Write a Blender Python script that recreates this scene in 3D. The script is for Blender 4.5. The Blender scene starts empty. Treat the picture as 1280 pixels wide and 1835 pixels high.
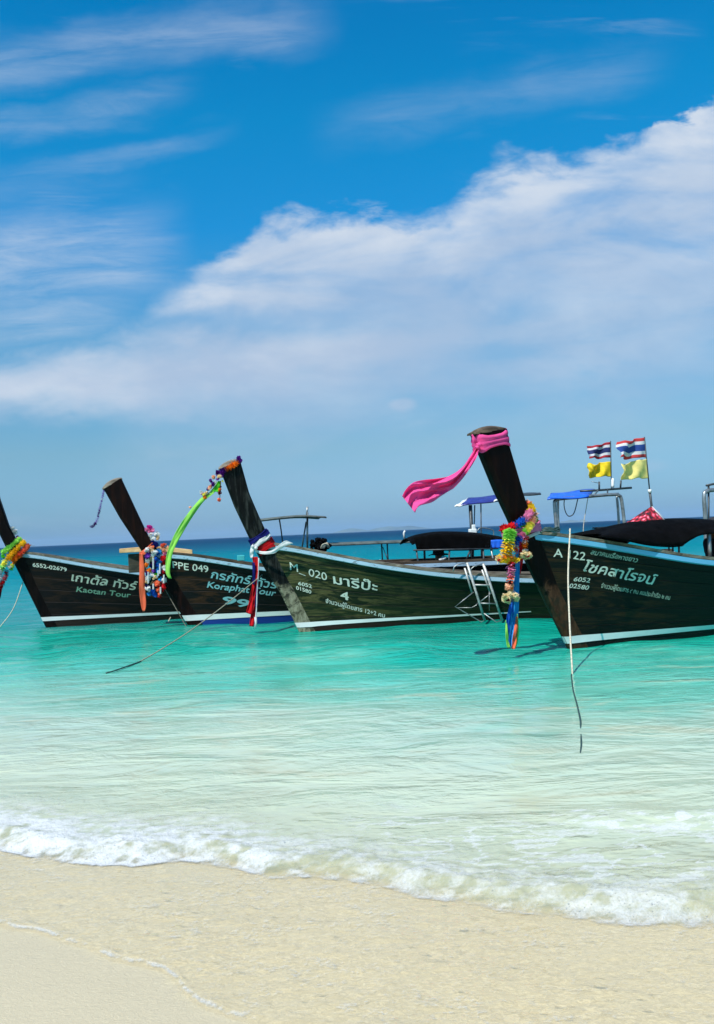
import bpy, bmesh, math, random
import numpy as np
from mathutils import Vector, Matrix
random.seed(7); RNG = np.random.default_rng(11)
SC = bpy.context.scene
COL = SC.collection

# ------------------------------------------------------------------ camera
FPX = 1600.0                                   # focal length in photo pixels
CAMZ = 1.6
ROLL = math.radians(2.55)
PITCH = math.atan(35.5/FPX)
fwd = Vector((0, math.cos(PITCH), math.sin(PITCH)))
up0 = Vector((0, -math.sin(PITCH), math.cos(PITCH)))
r0 = Vector((1, 0, 0))
camR = math.cos(ROLL)*r0 - math.sin(ROLL)*up0
camU = math.sin(ROLL)*r0 + math.cos(ROLL)*up0
CAMP = Vector((0, 0, CAMZ))
cd = bpy.data.cameras.new('camera'); cam = bpy.data.objects.new('camera', cd); COL.objects.link(cam)
cd.sensor_fit = 'VERTICAL'; cd.sensor_height = 24.0; cd.lens = FPX/1835.0*24.0
cd.clip_start = 0.05; cd.clip_end = 60000
m = Matrix((camR, camU, -fwd)).transposed().to_4x4(); m.translation = CAMP
cam.matrix_world = m
SC.camera = cam
def ray(px, py): return fwd + (px-640)/FPX*camR - (py-917.5)/FPX*camU
def at_y(px, py, Y):
    d = ray(px, py); return CAMP + d*(Y/d.y)
def at_z(px, py, z=0.0):
    d = ray(px, py); return CAMP + d*((z-CAMZ)/d.z)

# ------------------------------------------------------------------ exposure, sun, sky
SC.view_settings.view_transform = 'Standard'; SC.view_settings.look = 'None'
SC.view_settings.exposure = 0.5; SC.view_settings.gamma = 1.0
try: SC.view_settings.use_curve_mapping = False
except Exception: pass
SC.render.engine = 'CYCLES'
SC.cycles.use_denoising = True
SC.cycles.max_bounces = 8; SC.cycles.transparent_max_bounces = 12
SC.cycles.caustics_reflective = False; SC.cycles.caustics_refractive = False
SC.cycles.sample_clamp_indirect = 4.0
SUN_EL = math.radians(54)
SUN_AZ = math.radians(-143)                    # clockwise from +Y: behind and to the left of the camera
sd = Vector((math.sin(SUN_AZ)*math.cos(SUN_EL), math.cos(SUN_AZ)*math.cos(SUN_EL), math.sin(SUN_EL)))
sl = bpy.data.lights.new('sun', 'SUN'); sl.energy = 4.2; sl.angle = math.radians(0.53); sl.color = (1.0, 0.965, 0.9)
sun = bpy.data.objects.new('sun', sl); COL.objects.link(sun)
sun.rotation_euler = sd.to_track_quat('Z', 'Y').to_euler()

class NT:
    """small helper for building node trees"""
    def __init__(s, tree): s.t = tree; s.n = tree.nodes; s.l = tree.links
    def new(s, typ, **kw):
        n = s.n.new(typ)
        for k, v in kw.items(): setattr(n, k, v)
        return n
    def put(s, sock, v):
        if isinstance(v, bpy.types.NodeSocket): s.l.new(v, sock)
        elif v is not None: sock.default_value = v
    def math(s, op, a, b=None, c=None, clamp=False):
        n = s.new('ShaderNodeMath', operation=op, use_clamp=clamp)
        s.put(n.inputs[0], a); s.put(n.inputs[1], b)
        if c is not None: s.put(n.inputs[2], c)
        return n.outputs[0]
    def mr(s, v, a, b, c=0.0, d=1.0, smooth=False):
        n = s.new('ShaderNodeMapRange'); n.interpolation_type = 'SMOOTHSTEP' if smooth else 'LINEAR'
        s.put(n.inputs[0], v)
        for i, x in enumerate((a, b, c, d)): s.put(n.inputs[i+1], x)
        return n.outputs[0]
    def noise(s, vec, scale, detail=4.0, rough=0.5, dist=0.0, col=False):
        n = s.new('ShaderNodeTexNoise'); s.put(n.inputs['Vector'], vec)
        n.inputs['Scale'].default_value = scale; n.inputs['Detail'].default_value = detail
        n.inputs['Roughness'].default_value = rough; n.inputs['Distortion'].default_value = dist
        return n.outputs['Color' if col else 'Fac']
    def mapping(s, vec, scale=(1,1,1), rot=(0,0,0), loc=(0,0,0)):
        n = s.new('ShaderNodeMapping'); s.put(n.inputs['Vector'], vec)
        n.inputs['Scale'].default_value = scale; n.inputs['Rotation'].default_value = rot; n.inputs['Location'].default_value = loc
        return n.outputs[0]
    def mix(s, f, a, b, blend='MIX'):
        n = s.new('ShaderNodeMix', data_type='RGBA', blend_type=blend)
        s.put(n.inputs[0], f); s.put(n.inputs[6], a); s.put(n.inputs[7], b)
        return n.outputs[2]
    def ramp(s, f, stops, interp='LINEAR'):
        n = s.new('ShaderNodeValToRGB'); s.put(n.inputs[0], f); cr = n.color_ramp; cr.interpolation = interp
        while len(cr.elements) < len(stops): cr.elements.new(0.5)
        for e, (p, c) in zip(cr.elements, stops): e.position = p; e.color = (*c, 1) if len(c) == 3 else c
        return n.outputs[0]
    def xyz(s, v):
        n = s.new('ShaderNodeSeparateXYZ'); s.put(n.inputs[0], v); return n.outputs
    def comb(s, x, y, z):
        n = s.new('ShaderNodeCombineXYZ'); s.put(n.inputs[0], x); s.put(n.inputs[1], y); s.put(n.inputs[2], z); return n.outputs[0]
    def bump(s, h, strength, dist, normal=None):
        n = s.new('ShaderNodeBump'); s.put(n.inputs['Height'], h); n.inputs['Strength'].default_value = strength
        n.inputs['Distance'].default_value = dist; s.put(n.inputs['Normal'], normal); return n.outputs[0]

W = bpy.data.worlds.new('World'); SC.world = W; W.use_nodes = True
w = NT(W.node_tree); w.n.clear()
wo = w.new('ShaderNodeOutputWorld'); bg = w.new('ShaderNodeBackground')
w.l.new(bg.outputs[0], wo.inputs[0])
sky = w.new('ShaderNodeTexSky', sky_type='NISHITA')
sky.sun_disc = False; sky.sun_elevation = SUN_EL; sky.sun_rotation = SUN_AZ
sky.altitude = 0; sky.air_density = 1.0; sky.dust_density = 0.6; sky.ozone_density = 2.0
tc = w.new('ShaderNodeTexCoord')
dx, dy, dz = w.xyz(tc.outputs['Generated'])
yy = w.math('MAXIMUM', dy, 0.12)
U = w.math('DIVIDE', dx, yy); V = w.math('DIVIDE', dz, yy)
SKY_TINT = [(0.0, (0.21, 0.40, 0.74)), (0.095, (0.32, 0.50, 0.60)), (0.215, (0.26, 0.63, 0.76)), (0.327, (0.05, 0.68, 0.97)), (0.425, (.015, .74, 1.0)), (0.52, (0.005, 0.68, 1.0)), (1.0, (0.01, 0.52, 0.95))]
tint = w.ramp(w.math('MAXIMUM', dz, 0.0), SKY_TINT)
base = w.mix(1.0, sky.outputs[0], tint, 'MULTIPLY')
SKYGAIN = 1.0
# cloud bank: its upper edge as a height over azimuth
fc = w.new('ShaderNodeFloatCurve'); cu = fc.mapping.curves[0]
edge = [(-.5,.0),(-.4,.03),(-.30,.13),(-.245,.23),(-.21,.285),(-.131,.335),(-.0875,.362),(0,.366),(.1125,.372),(.1625,.418),(.2875,.42),(.4,.456),(.5,.47)]
pts = [(u+.5, v) for u, v in edge]
while len(cu.points) < len(pts): cu.points.new(0.5, 0.5)
for p, (a, b) in zip(cu.points, pts): p.location = (a, b); p.handle_type = 'AUTO'
fc.mapping.update()
w.put(fc.inputs['Value'], w.math('ADD', U, 0.5))
cv = w.comb(U, V, 0.0)
n1 = w.noise(w.mapping(cv, (1, 2.0, 1)), 5.0, 8, 0.55, 0.25)
n2 = w.noise(w.mapping(cv, (1, 1.9, 1), loc=(3, 1, 0)), 18.0, 7, 0.6, 0.35)
e = w.math('ADD', fc.outputs[0], w.math('MULTIPLY', w.math('SUBTRACT', n1, 0.5), 0.13))
e = w.math('ADD', e, w.math('MULTIPLY', w.math('SUBTRACT', n2, 0.5), 0.055))
d = w.math('SUBTRACT', e, V)
soft = w.mr(w.noise(w.mapping(cv, (1, 1.5, 1), loc=(7, 2, 0)), 4.0, 3), 0.35, 0.65, 0.010, 0.055)
soft = w.math('ADD', soft, w.mr(V, .27, .14, 0, .22, True))
soft = w.math('ADD', soft, w.mr(U, -.08, -.24, 0, .045, True))
edge_m = w.mr(d, 0.0, soft, 0, 1, True)
fall = w.ramp(w.math('MULTIPLY', d, 2.5), [(0.0, (1,)*3), (0.12, (.92,)*3), (0.3, (.80,)*3), (0.6, (.62,)*3), (1.0, (.15,)*3)])
gaps = w.noise(w.mapping(cv, (1, 3.2, 1), rot=(0, 0, -.12), loc=(1.3, 4, 0)), 4.5, 6, 0.55, 0.4)
gaps = w.mr(gaps, 0.30, 0.62, 0.45, 1.08, True)
low = w.mr(V, 0.03, 0.2, 0.30, 1.0, True)
bank = w.math('MULTIPLY', w.math('MULTIPLY', edge_m, fall), w.math('MULTIPLY', gaps, low), clamp=True)
gv = w.math('ADD', .236, w.math('MULTIPLY', w.math('SUBTRACT', n1, 0.5), 0.08))
gp = w.math('MULTIPLY', w.mr(w.math('ABSOLUTE', w.math('SUBTRACT', V, gv)), 0, .030, .60, 0, True), w.mr(U, -.05, .18, 1, 0, True))
bank = w.math('MULTIPLY', bank, w.math('SUBTRACT', 1.0, gp))
# second, lower band on the left
c2 = w.math('ADD', w.mr(U, -.45, .12, .176, .210), w.math('MULTIPLY', w.math('SUBTRACT', n1, 0.5), 0.10))
d2 = w.math('ABSOLUTE', w.math('SUBTRACT', V, c2))
d2 = w.math('ADD', d2, w.math('MULTIPLY', w.math('SUBTRACT', n2, 0.5), 0.04))
band = w.math('MULTIPLY', w.mr(d2, 0.0, 0.060, 0.98, 0, True), w.mr(U, 0.0, 0.2, 1, 0, True))
# thin cirrus above
cir_v = w.mapping(cv, (1.1, 6.5, 1), rot=(0, 0, -0.22))
cir = w.noise(cir_v, 3.2, 9, 0.62, 0.6)
cirm = w.noise(w.mapping(cv, (1, 1.8, 1), rot=(0, 0, -.2), loc=(.25, 5.1, 0)), 3.0, 3)
cir = w.math('MULTIPLY', w.mr(cir, 0.50, 0.85, 0, .40, True), w.mr(cirm, 0.42, 0.64, 0, 1, True))
# long streaks at the upper left
def streak(u0, v0, slope, half, ulo, uhi, amt):
    c = w.math('ADD', w.math('MULTIPLY', w.math('SUBTRACT', U, u0), slope), v0)
    c = w.math('ADD', c, w.math('MULTIPLY', w.math('SUBTRACT', n1, 0.5), 0.09))
    dd = w.math('ABSOLUTE', w.math('SUBTRACT', V, c))
    fiber = w.mr(w.noise(cir_v, 6.0, 8, .65, .5), .33, .65, .25, 1)
    mm = w.math('MULTIPLY', w.mr(dd, 0, half, amt, 0, True), fiber)
    return w.math('MULTIPLY', mm, w.math('MULTIPLY', w.mr(U, ulo, ulo+.12, 0, 1, True), w.mr(U, uhi-.1, uhi, 1, 0, True)))
parts = [streak(-.4, .548, .10, .045, -.6,   .02, .33), streak(-.4, .475, .14, .030, -.6, -.14, .24), streak(.1, .475, .16, .04, -.05, .4, .16),
         streak(-.4, .40, .05, .05, -.6, -.2, .12), streak(-.4, .32, .02, .085, -.6, -.16, .55), streak(-.4, .255, .02, .04, -.6, -.2, .45), streak(-.25, .44, .2, .02, -.45, -.1, .2)]
tot = cir
for p in parts: tot = w.math('MAXIMUM', tot, p)
# small puffs low on the right
def puff(u0, v0, ru, rv, amt):
    a = w.math('DIVIDE', w.math('SUBTRACT', U, u0), ru); b = w.math('DIVIDE', w.math('SUBTRACT', V, v0), rv)
    rr = w.math('SQRT', w.math('ADD', w.math('MULTIPLY', a, a), w.math('MULTIPLY', b, b)))
    rr = w.math('ADD', rr, w.math('MULTIPLY', w.math('SUBTRACT', n2, .5), 1.6))
    return w.mr(rr, .2, 1.0, amt, 0, True)
tot = w.math('MAXIMUM', tot, puff(.055, .141, .022, .010, .55))
tot = w.math('MAXIMUM', tot, puff(.335, .060, .03, .012, .22))
tot = w.math('MAXIMUM', tot, band)
fac = w.math('SUBTRACT', 1.0, w.math('MULTIPLY', w.math('SUBTRACT', 1.0, tot), w.math('SUBTRACT', 1.0, bank)), clamp=True)
shade = w.noise(w.mapping(cv, (1, 2.4, 1), loc=(2, 9, 0)), 5.0, 6, 0.6, .3)
shade = w.math('ADD', shade, w.math('MULTIPLY', w.math('SUBTRACT', n2, .5), .35))
shade = w.math('ADD', shade, w.mr(V, .08, .42, -.14, .06))
shade = w.math('ADD', shade, w.mr(d, 0, .11, .16, -.04, True))
ccol = w.ramp(shade, [(0.3, (.25, .325, .435)), (0.72, (.37, .42, .49))])
ccol = w.mix(1.0, ccol, (10, 10, 10, 1), 'MULTIPLY')
final = w.mix(fac, base, ccol)
w.put(bg.inputs[0], final); bg.inputs[1].default_value = 0.12

# ------------------------------------------------------------------ object helpers
def tag(o, label=None, cat=None, group=None, kind=None):
    if label: o['label'] = label
    if cat: o['category'] = cat
    if group: o['group'] = group
    if kind: o['kind'] = kind
    return o
def empty(name, loc=(0,0,0), rz=0.0):
    o = bpy.data.objects.new(name, None); COL.objects.link(o); o.location = loc; o.rotation_euler = (0, 0, rz)
    o.empty_display_size = 0.2
    return o
class MB:
    def __init__(s): s.v = []; s.f = []; s.uv = []
    def add(s, vs, fs):
        k = len(s.v); s.v += [tuple(a) for a in vs]; s.f += [tuple(i+k for i in f) for f in fs]
    def box(s, c, size, rot=None):
        c = Vector(c); hx, hy, hz = [a/2 for a in size]
        vs = [Vector((x*hx, y*hy, z*hz)) for x in (-1,1) for y in (-1,1) for z in (-1,1)]
        if rot is not None: vs = [rot @ q for q in vs]
        s.add([c+q for q in vs], [(0,1,3,2),(4,6,7,5),(0,4,5,1),(2,3,7,6),(0,2,6,4),(1,5,7,3)])
    def tube(s, pts, r, n=8, cap=True):
        pts = [Vector(p) for p in pts]
        rs = r if isinstance(r, (list, tuple)) else [r]*len(pts)
        rings = []; up = Vector((0.13, 0.21, 1)).normalized()
        for i, p in enumerate(pts):
            t = (pts[min(i+1, len(pts)-1)]-pts[max(i-1, 0)]).normalized()
            a = t.cross(up)
            if a.length < 1e-3: a = t.cross(Vector((1, 0, 0)))
            a.normalize(); b = t.cross(a); up = -b if b.dot(up) < 0 else b
            a = t.cross(up).normalized(); b = a.cross(t)
            rings.append([p + rs[i]*(math.cos(2*math.pi*k/n)*a + math.sin(2*math.pi*k/n)*b) for k in range(n)])
        vs = [q for rg in rings for q in rg]; fs = []
        for i in range(len(pts)-1):
            for k in range(n): fs.append((i*n+k, i*n+(k+1)%n, (i+1)*n+(k+1)%n, (i+1)*n+k))
        if cap: fs.append(tuple(range(n))[::-1]); fs.append(tuple((len(pts)-1)*n+k for k in range(n)))
        s.add(vs, fs)
    def grid(s, rows, close=False):
        nr, nc = len(rows), len(rows[0]); fs = []
        for i in range(nr-1):
            for j in range(nc-1+(1 if close else 0)):
                j2 = (j+1) % nc
                fs.append((i*nc+j, i*nc+j2, (i+1)*nc+j2, (i+1)*nc+j))
        s.add([q for r in rows for q in r], fs)
    def puff(s, c, r, flat=1.0, axis=None, jag=0.34):
        vs = []
        q = Vector((0,0,1)).rotation_difference(axis) if axis is not None else None
        for v in ICO_V:
            k = r*(1+random.uniform(-jag, jag)); a = Vector((v[0]*k, v[1]*k, v[2]*k*flat))
            if q is not None: a = q @ a
            vs.append(Vector(c)+a)
        s.add(vs, ICO_F)
    def flower(s, c, r, axis=None, rings=2):
        q = Vector((0,0,1)).rotation_difference(axis) if axis is not None else Vector((random.gauss(0,1), random.gauss(0,1), random.gauss(0,1))).to_track_quat('Z', 'Y')
        for g in range(rings):
            k = r*(1-.28*g)*random.uniform(.9, 1.1); n = 14; off = (g-.5*(rings-1))*r*.5; a0 = random.uniform(0, 6.28)
            vs = [Vector((0, 0, off-r*.05))]
            for i in range(n):
                rr = k*(1.0 if i % 2 else .66)*random.uniform(.85, 1.1); an = a0+2*math.pi*i/n
                vs.append(Vector((rr*math.cos(an), rr*math.sin(an), off+r*random.uniform(-.05, .42)*(1 if i % 2 else .3))))
            s.add([Vector(c)+q @ v for v in vs], [(0, 1+i, 1+(i+1) % n) for i in range(n)])
    def build(s, name, mat, parent=None, smooth=False, bevel=0.0, solid=0.0, sub=0):
        me = bpy.data.meshes.new(name); me.from_pydata(s.v, [], s.f); me.update()
        if s.uv:
            uvl = me.uv_layers.new(name='UVMap')
            for lp in me.loops: uvl.data[lp.index].uv = s.uv[lp.vertex_index]
        if mat: me.materials.append(mat)
        bm = bmesh.new(); bm.from_mesh(me); bmesh.ops.recalc_face_normals(bm, faces=bm.faces); bm.to_mesh(me); bm.free()
        if smooth: me.polygons.foreach_set('use_smooth', [True]*len(me.polygons))
        o = bpy.data.objects.new(name, me); COL.objects.link(o)
        if parent is not None: o.parent = parent
        if sub:
            md = o.modifiers.new('sub', 'SUBSURF'); md.levels = sub; md.render_levels = sub
        if solid:
            md = o.modifiers.new('solid', 'SOLIDIFY'); md.thickness = solid; md.offset = 0
        if bevel:
            md = o.modifiers.new('bevel', 'BEVEL'); md.width = bevel; md.segments = 2; md.limit_method = 'ANGLE'
        return o
_b = bmesh.new(); bmesh.ops.create_icosphere(_b, subdivisions=1, radius=1.0)
ICO_V = [tuple(v.co) for v in _b.verts]; ICO_F = [tuple(v.index for v in f.verts) for f in _b.faces]; _b.free()
def smooth_path(pts, n=8):
    pts = [Vector(p) for p in pts]; out = []
    P = [pts[0]*2-pts[1]] + pts + [pts[-1]*2-pts[-2]]
    for i in range(1, len(P)-2):
        a, b, c, d_ = P[i-1], P[i], P[i+1], P[i+2]
        for k in range(n):
            t = k/n
            out.append(0.5*((2*b)+(c-a)*t+(2*a-5*b+4*c-d_)*t*t+(3*b-a-3*c+d_)*t**3))
    out.append(pts[-1]); return out

# ------------------------------------------------------------------ materials
def mat_new(name):
    m_ = bpy.data.materials.new(name); m_.use_nodes = True; t = NT(m_.node_tree); t.n.clear()
    o = t.new('ShaderNodeOutputMaterial'); return m_, t, o
def pbr(name, color, rough=0.5, metal=0.0, var=0.12, vscale=12.0, bump=0.0, bscale=40.0, spec=0.5, trans=0.0):
    m_, t, o = mat_new(name); b = t.new('ShaderNodeBsdfPrincipled')
    c = t.new('ShaderNodeTexCoord').outputs['Object']
    n = t.noise(c, vscale, 5, 0.6)
    lo = tuple(max(0, x*(1-var*1.6)) for x in color); hi = tuple(min(1, x*(1+var)) for x in color)
    t.put(b.inputs['Base Color'], t.ramp(n, [(0.3, lo), (0.7, hi)]))
    t.put(b.inputs['Roughness'], t.mr(t.noise(c, vscale*2.2, 3), .3, .7, max(0, rough-.1), min(1, rough+.1)))
    b.inputs['Metallic'].default_value = metal; b.inputs['Specular IOR Level'].default_value = spec
    if bump: t.put(b.inputs['Normal'], t.bump(t.noise(c, bscale, 4), bump, 0.01))
    if trans:
        tr = t.new('ShaderNodeBsdfTranslucent'); tr.inputs[0].default_value = (*color, 1)
        mx = t.new('ShaderNodeMixShader'); mx.inputs[0].default_value = trans
        t.l.new(b.outputs[0], mx.inputs[1]); t.l.new(tr.outputs[0], mx.inputs[2]); t.l.new(mx.outputs[0], o.inputs[0])
    else: t.l.new(b.outputs[0], o.inputs[0])
    return m_
def hull_mat(name, dark, mid, light, patch, patch_lo, patch_hi, bottom, bottom_z, rough=0.42, wear=.60):
    """weathered tarred planks: UV = (metres aft, height fraction)"""
    m_, t, o = mat_new(name); b = t.new('ShaderNodeBsdfPrincipled')
    uv = t.new('ShaderNodeTexCoord').outputs['UV']; ob = t.new('ShaderNodeTexCoord').outputs['Object']
    ux, uy, _ = t.xyz(uv); _, _, oz = t.xyz(ob)
    grain = t.noise(t.mapping(uv, (1.3, 34, 1)), 3.0, 7, .65, .5)
    blot = t.noise(t.mapping(uv, (.8, 6.5, 1)), 1.9, 9, .68, 1.1)
    col = t.ramp(grain, [(.32, dark), (.50, mid), (.68, light), (.80, tuple(x*2.2 for x in light))])
    plank = t.math('FLOOR', t.math('MULTIPLY', uy, 6.0))
    pj = t.new('ShaderNodeTexWhiteNoise'); pj.noise_dimensions = '1D'; t.put(pj.inputs['W'], plank)
    col = t.mix(t.mr(pj.outputs['Value'], 0, 1, 0, .55), col, (*dark, 1))
    pm = t.math('MULTIPLY', t.mr(blot, .46, wear, 0, 1, True), t.mr(ux, patch_lo, patch_hi, 1, .06, True))
    pcol = t.mix(t.mr(t.noise(t.mapping(uv, (2, 46, 1)), 4, 6, .7, .8), .35, .65), (*patch, 1), tuple(x*.35 for x in patch)+(1,))
    col = t.mix(pm, col, pcol)
    scr = t.mr(t.noise(t.mapping(uv, (5, 60, 1), rot=(0, 0, .3)), 3.1, 4, .8), .71, .77, 0, .4)
    col = t.mix(scr, col, (*[min(1, x*2.2+.03) for x in patch], 1))
    seam = t.math('ABSOLUTE', t.math('SUBTRACT', t.math('FRACT', t.math('MULTIPLY', uy, 6.0)), .5))
    seam = t.mr(seam, .465, .5, 0, 1)
    col = t.mix(t.math('MULTIPLY', seam, .8), col, (.003, .003, .003, 1))
    col = t.mix(t.mr(oz, bottom_z, bottom_z+.01, 1, 0), col, (*bottom, 1))
    t.put(b.inputs['Base Color'], col)
    t.put(b.inputs['Roughness'], t.mr(grain, .3, .7, .28, .62))
    nail = t.new('ShaderNodeTexVoronoi'); t.put(nail.inputs['Vector'], t.mapping(uv, (2.2, 6, 1))); nail.inputs['Scale'].default_value = 1.0; nail.inputs['Randomness'].default_value = .25
    h = t.math('SUBTRACT', t.math('MULTIPLY', grain, .5), seam)
    t.put(b.inputs['Normal'], t.bump(h, .9, .016))
    b.inputs['Specular IOR Level'].default_value = .15
    t.l.new(b.outputs[0], o.inputs[0]); return m_
def wood(name, dark, mid, light, rough=.55, stretch=(1, 1, .12), scale=14, spec=.07):
    m_, t, o = mat_new(name); b = t.new('ShaderNodeBsdfPrincipled'); ob = t.new('ShaderNodeTexCoord').outputs['Object']
    g = t.noise(t.mapping(ob, stretch, rot=(0, -.42, 0)), scale, 8, .68, .6)
    bl = t.noise(ob, 3.0, 5, .6)
    col = t.ramp(t.math('ADD', t.math('MULTIPLY', g, .75), t.math('MULTIPLY', bl, .3)), [(.38, dark), (.52, mid), (.68, light)])
    t.put(b.inputs['Base Color'], col); t.put(b.inputs['Roughness'], t.mr(bl, .3, .7, rough-.15, rough+.15))
    t.put(b.inputs['Normal'], t.bump(g, .5, .012)); b.inputs['Specular IOR Level'].default_value = spec
    t.l.new(b.outputs[0], o.inputs[0]); return m_
def lichen_low(m_, z0, z1, c0, c1):
    t = NT(m_.node_tree); b = [n for n in t.n if n.type == 'BSDF_PRINCIPLED'][0]; old = b.inputs['Base Color'].links[0].from_socket
    ob = t.new('ShaderNodeTexCoord').outputs['Object']; z = t.xyz(ob)[2]; n = t.noise(ob, 7, 6, .65, .6); n2_ = t.noise(t.mapping(ob, (1, 1, .3)), 16, 6, .7)
    f = t.mr(t.math('ADD', z, t.math('MULTIPLY', t.math('SUBTRACT', n, .5), .9)), z0, z1, 1, 0, True)
    c = t.ramp(n2_, [(.35, c0), (.6, c1)]); c = t.mix(t.mr(n, .52, .6, 0, .75), c, (.02, .02, .012, 1))
    t.put(b.inputs['Base Color'], t.mix(f, old, c)); return m_
def chipped(name, paint, under, amount=.62, scale=9, rough=.5):
    m_, t, o = mat_new(name); b = t.new('ShaderNodeBsdfPrincipled'); ob = t.new('ShaderNodeTexCoord').outputs['Object']
    n = t.noise(t.mapping(ob, (.5, 1, 2.2)), scale, 8, .72, .4)
    n2_ = t.noise(t.mapping(ob, (.3, 1, 1)), 3.0, 4, .6)
    c = t.ramp(n2_, [(.3, tuple(x*.72 for x in paint)), (.65, paint)])
    t.put(b.inputs['Base Color'], t.mix(t.mr(n, amount, amount+.04, 0, 1), c, (*under, 1)))
    b.inputs['Roughness'].default_value = rough; t.put(b.inputs['Normal'], t.bump(n, .25, .006))
    t.l.new(b.outputs[0], o.inputs[0]); return m_
M = {}
M['steel'] = pbr('galvanised_steel', (.32, .34, .33), .42, .75, .3, 9)
M['darksteel'] = pbr('dark_painted_steel', (.045, .055, .06), .5, .2, .4, 9)
M['white'] = chipped('white_paint', (.80, .82, .78), (.22, .24, .2), .68)
M['letter'] = chipped('letter_paint', (.60, .66, .55), (.08, .10, .07), .585, 34)
M['letter_green'] = chipped('green_letter_paint', (.16, .34, .22), (.02, .03, .02), .585, 34)
M['letter_teal'] = chipped('teal_letter_paint', (.22, .50, .52), (.03, .05, .05), .585, 34)
M['letter_light'] = chipped('pale_letter_paint', (.44, .52, .40), (.05, .06, .04), .585, 34)
M['rail_pale'] = chipped('pale_blue_rail', (.38, .54, .66), (.07, .09, .09), .58, 16)
M['rail_blue'] = chipped('sky_blue_rail', (.14, .46, .72), (.06, .10, .12), .64, 16)
M['caprail'] = wood('weathered_cap_rail', (.05, .042, .03), (.17, .145, .11), (.32, .28, .22), .6, (.12, 1, 1), 22)
M['darkcap'] = wood('dark_cap_rail', (.02, .015, .01), (.07, .05, .035), (.16, .12, .08), .6, (.12, 1, 1), 22)
M['inside'] = wood('inner_planks', (.012, .014, .010), (.04, .04, .03), (.10, .09, .06), .6, (.15, 1, 1), 10)
M['tan'] = wood('bare_tan_board', (.30, .17, .07), (.55, .34, .16), (.68, .46, .25), .6, (.2, 1, 1), 10)
M['canvas'] = pbr('black_canvas', (.0028, .0026, .0028), .9, 0, .5, 6, .3, 60, .05)
M['greycanvas'] = pbr('grey_canvas', (.10, .12, .11), .8, 0, .4, 6, .3, 60, .2)
M['bluetarp'] = pbr('blue_tarpaulin', (.015, .12, .62), .45, 0, .25, 5, .4, 18)
M['navytarp'] = pbr('navy_tarpaulin', (.02, .03, .22), .5, 0, .3, 5, .4, 18)
M['rope'] = pbr('pale_rope', (.62, .56, .42), .8, 0, .3, 60, .6, 300, .2)
M['oldrope'] = pbr('weathered_rope', (.34, .30, .21), .8, 0, .3, 60, .6, 300, .2)
M['wetrope'] = pbr('wet_dark_rope', (.03, .07, .06), .6, 0, .3, 60)
M['skin'] = pbr('skin', (.22, .12, .07), .5); M['cloth_dark'] = pbr('dark_clothes', (.015, .015, .02), .85); M['cloth_white'] = pbr('pale_cloth', (.65, .65, .62), .8)
COLS = dict(pink=(1.0, .12, .40), magenta=(.75, .04, .42), red=(.72, .015, .02), coral=(.95, .20, .09), orange=(.95, .25, .015), yellow=(.95, .60, .02), lemon=(.88, .82, .12),
            lime=(.38, .78, .14), green=(.10, .62, .03), white=(.82, .82, .80), cream=(.90, .72, .42), navy=(.012, .015, .16), blue=(.015, .13, .60), sky=(.03, .34, .72),
            purple=(.10, .01, .22), violet=(.22, .05, .45), rose=(.85, .26, .46), peach=(.95, .50, .30), maroon=(.20, .01, .02), black=(.01, .01, .01))
for k_, c_ in COLS.items():
    M['f_'+k_] = pbr('petal_'+k_, c_, .8, 0, .12, 22, 0, 90, .12, .40)
    M['c_'+k_] = pbr('fabric_'+k_, c_, .8, 0, .10, 7, .35, 160, .12, .42)

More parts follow.
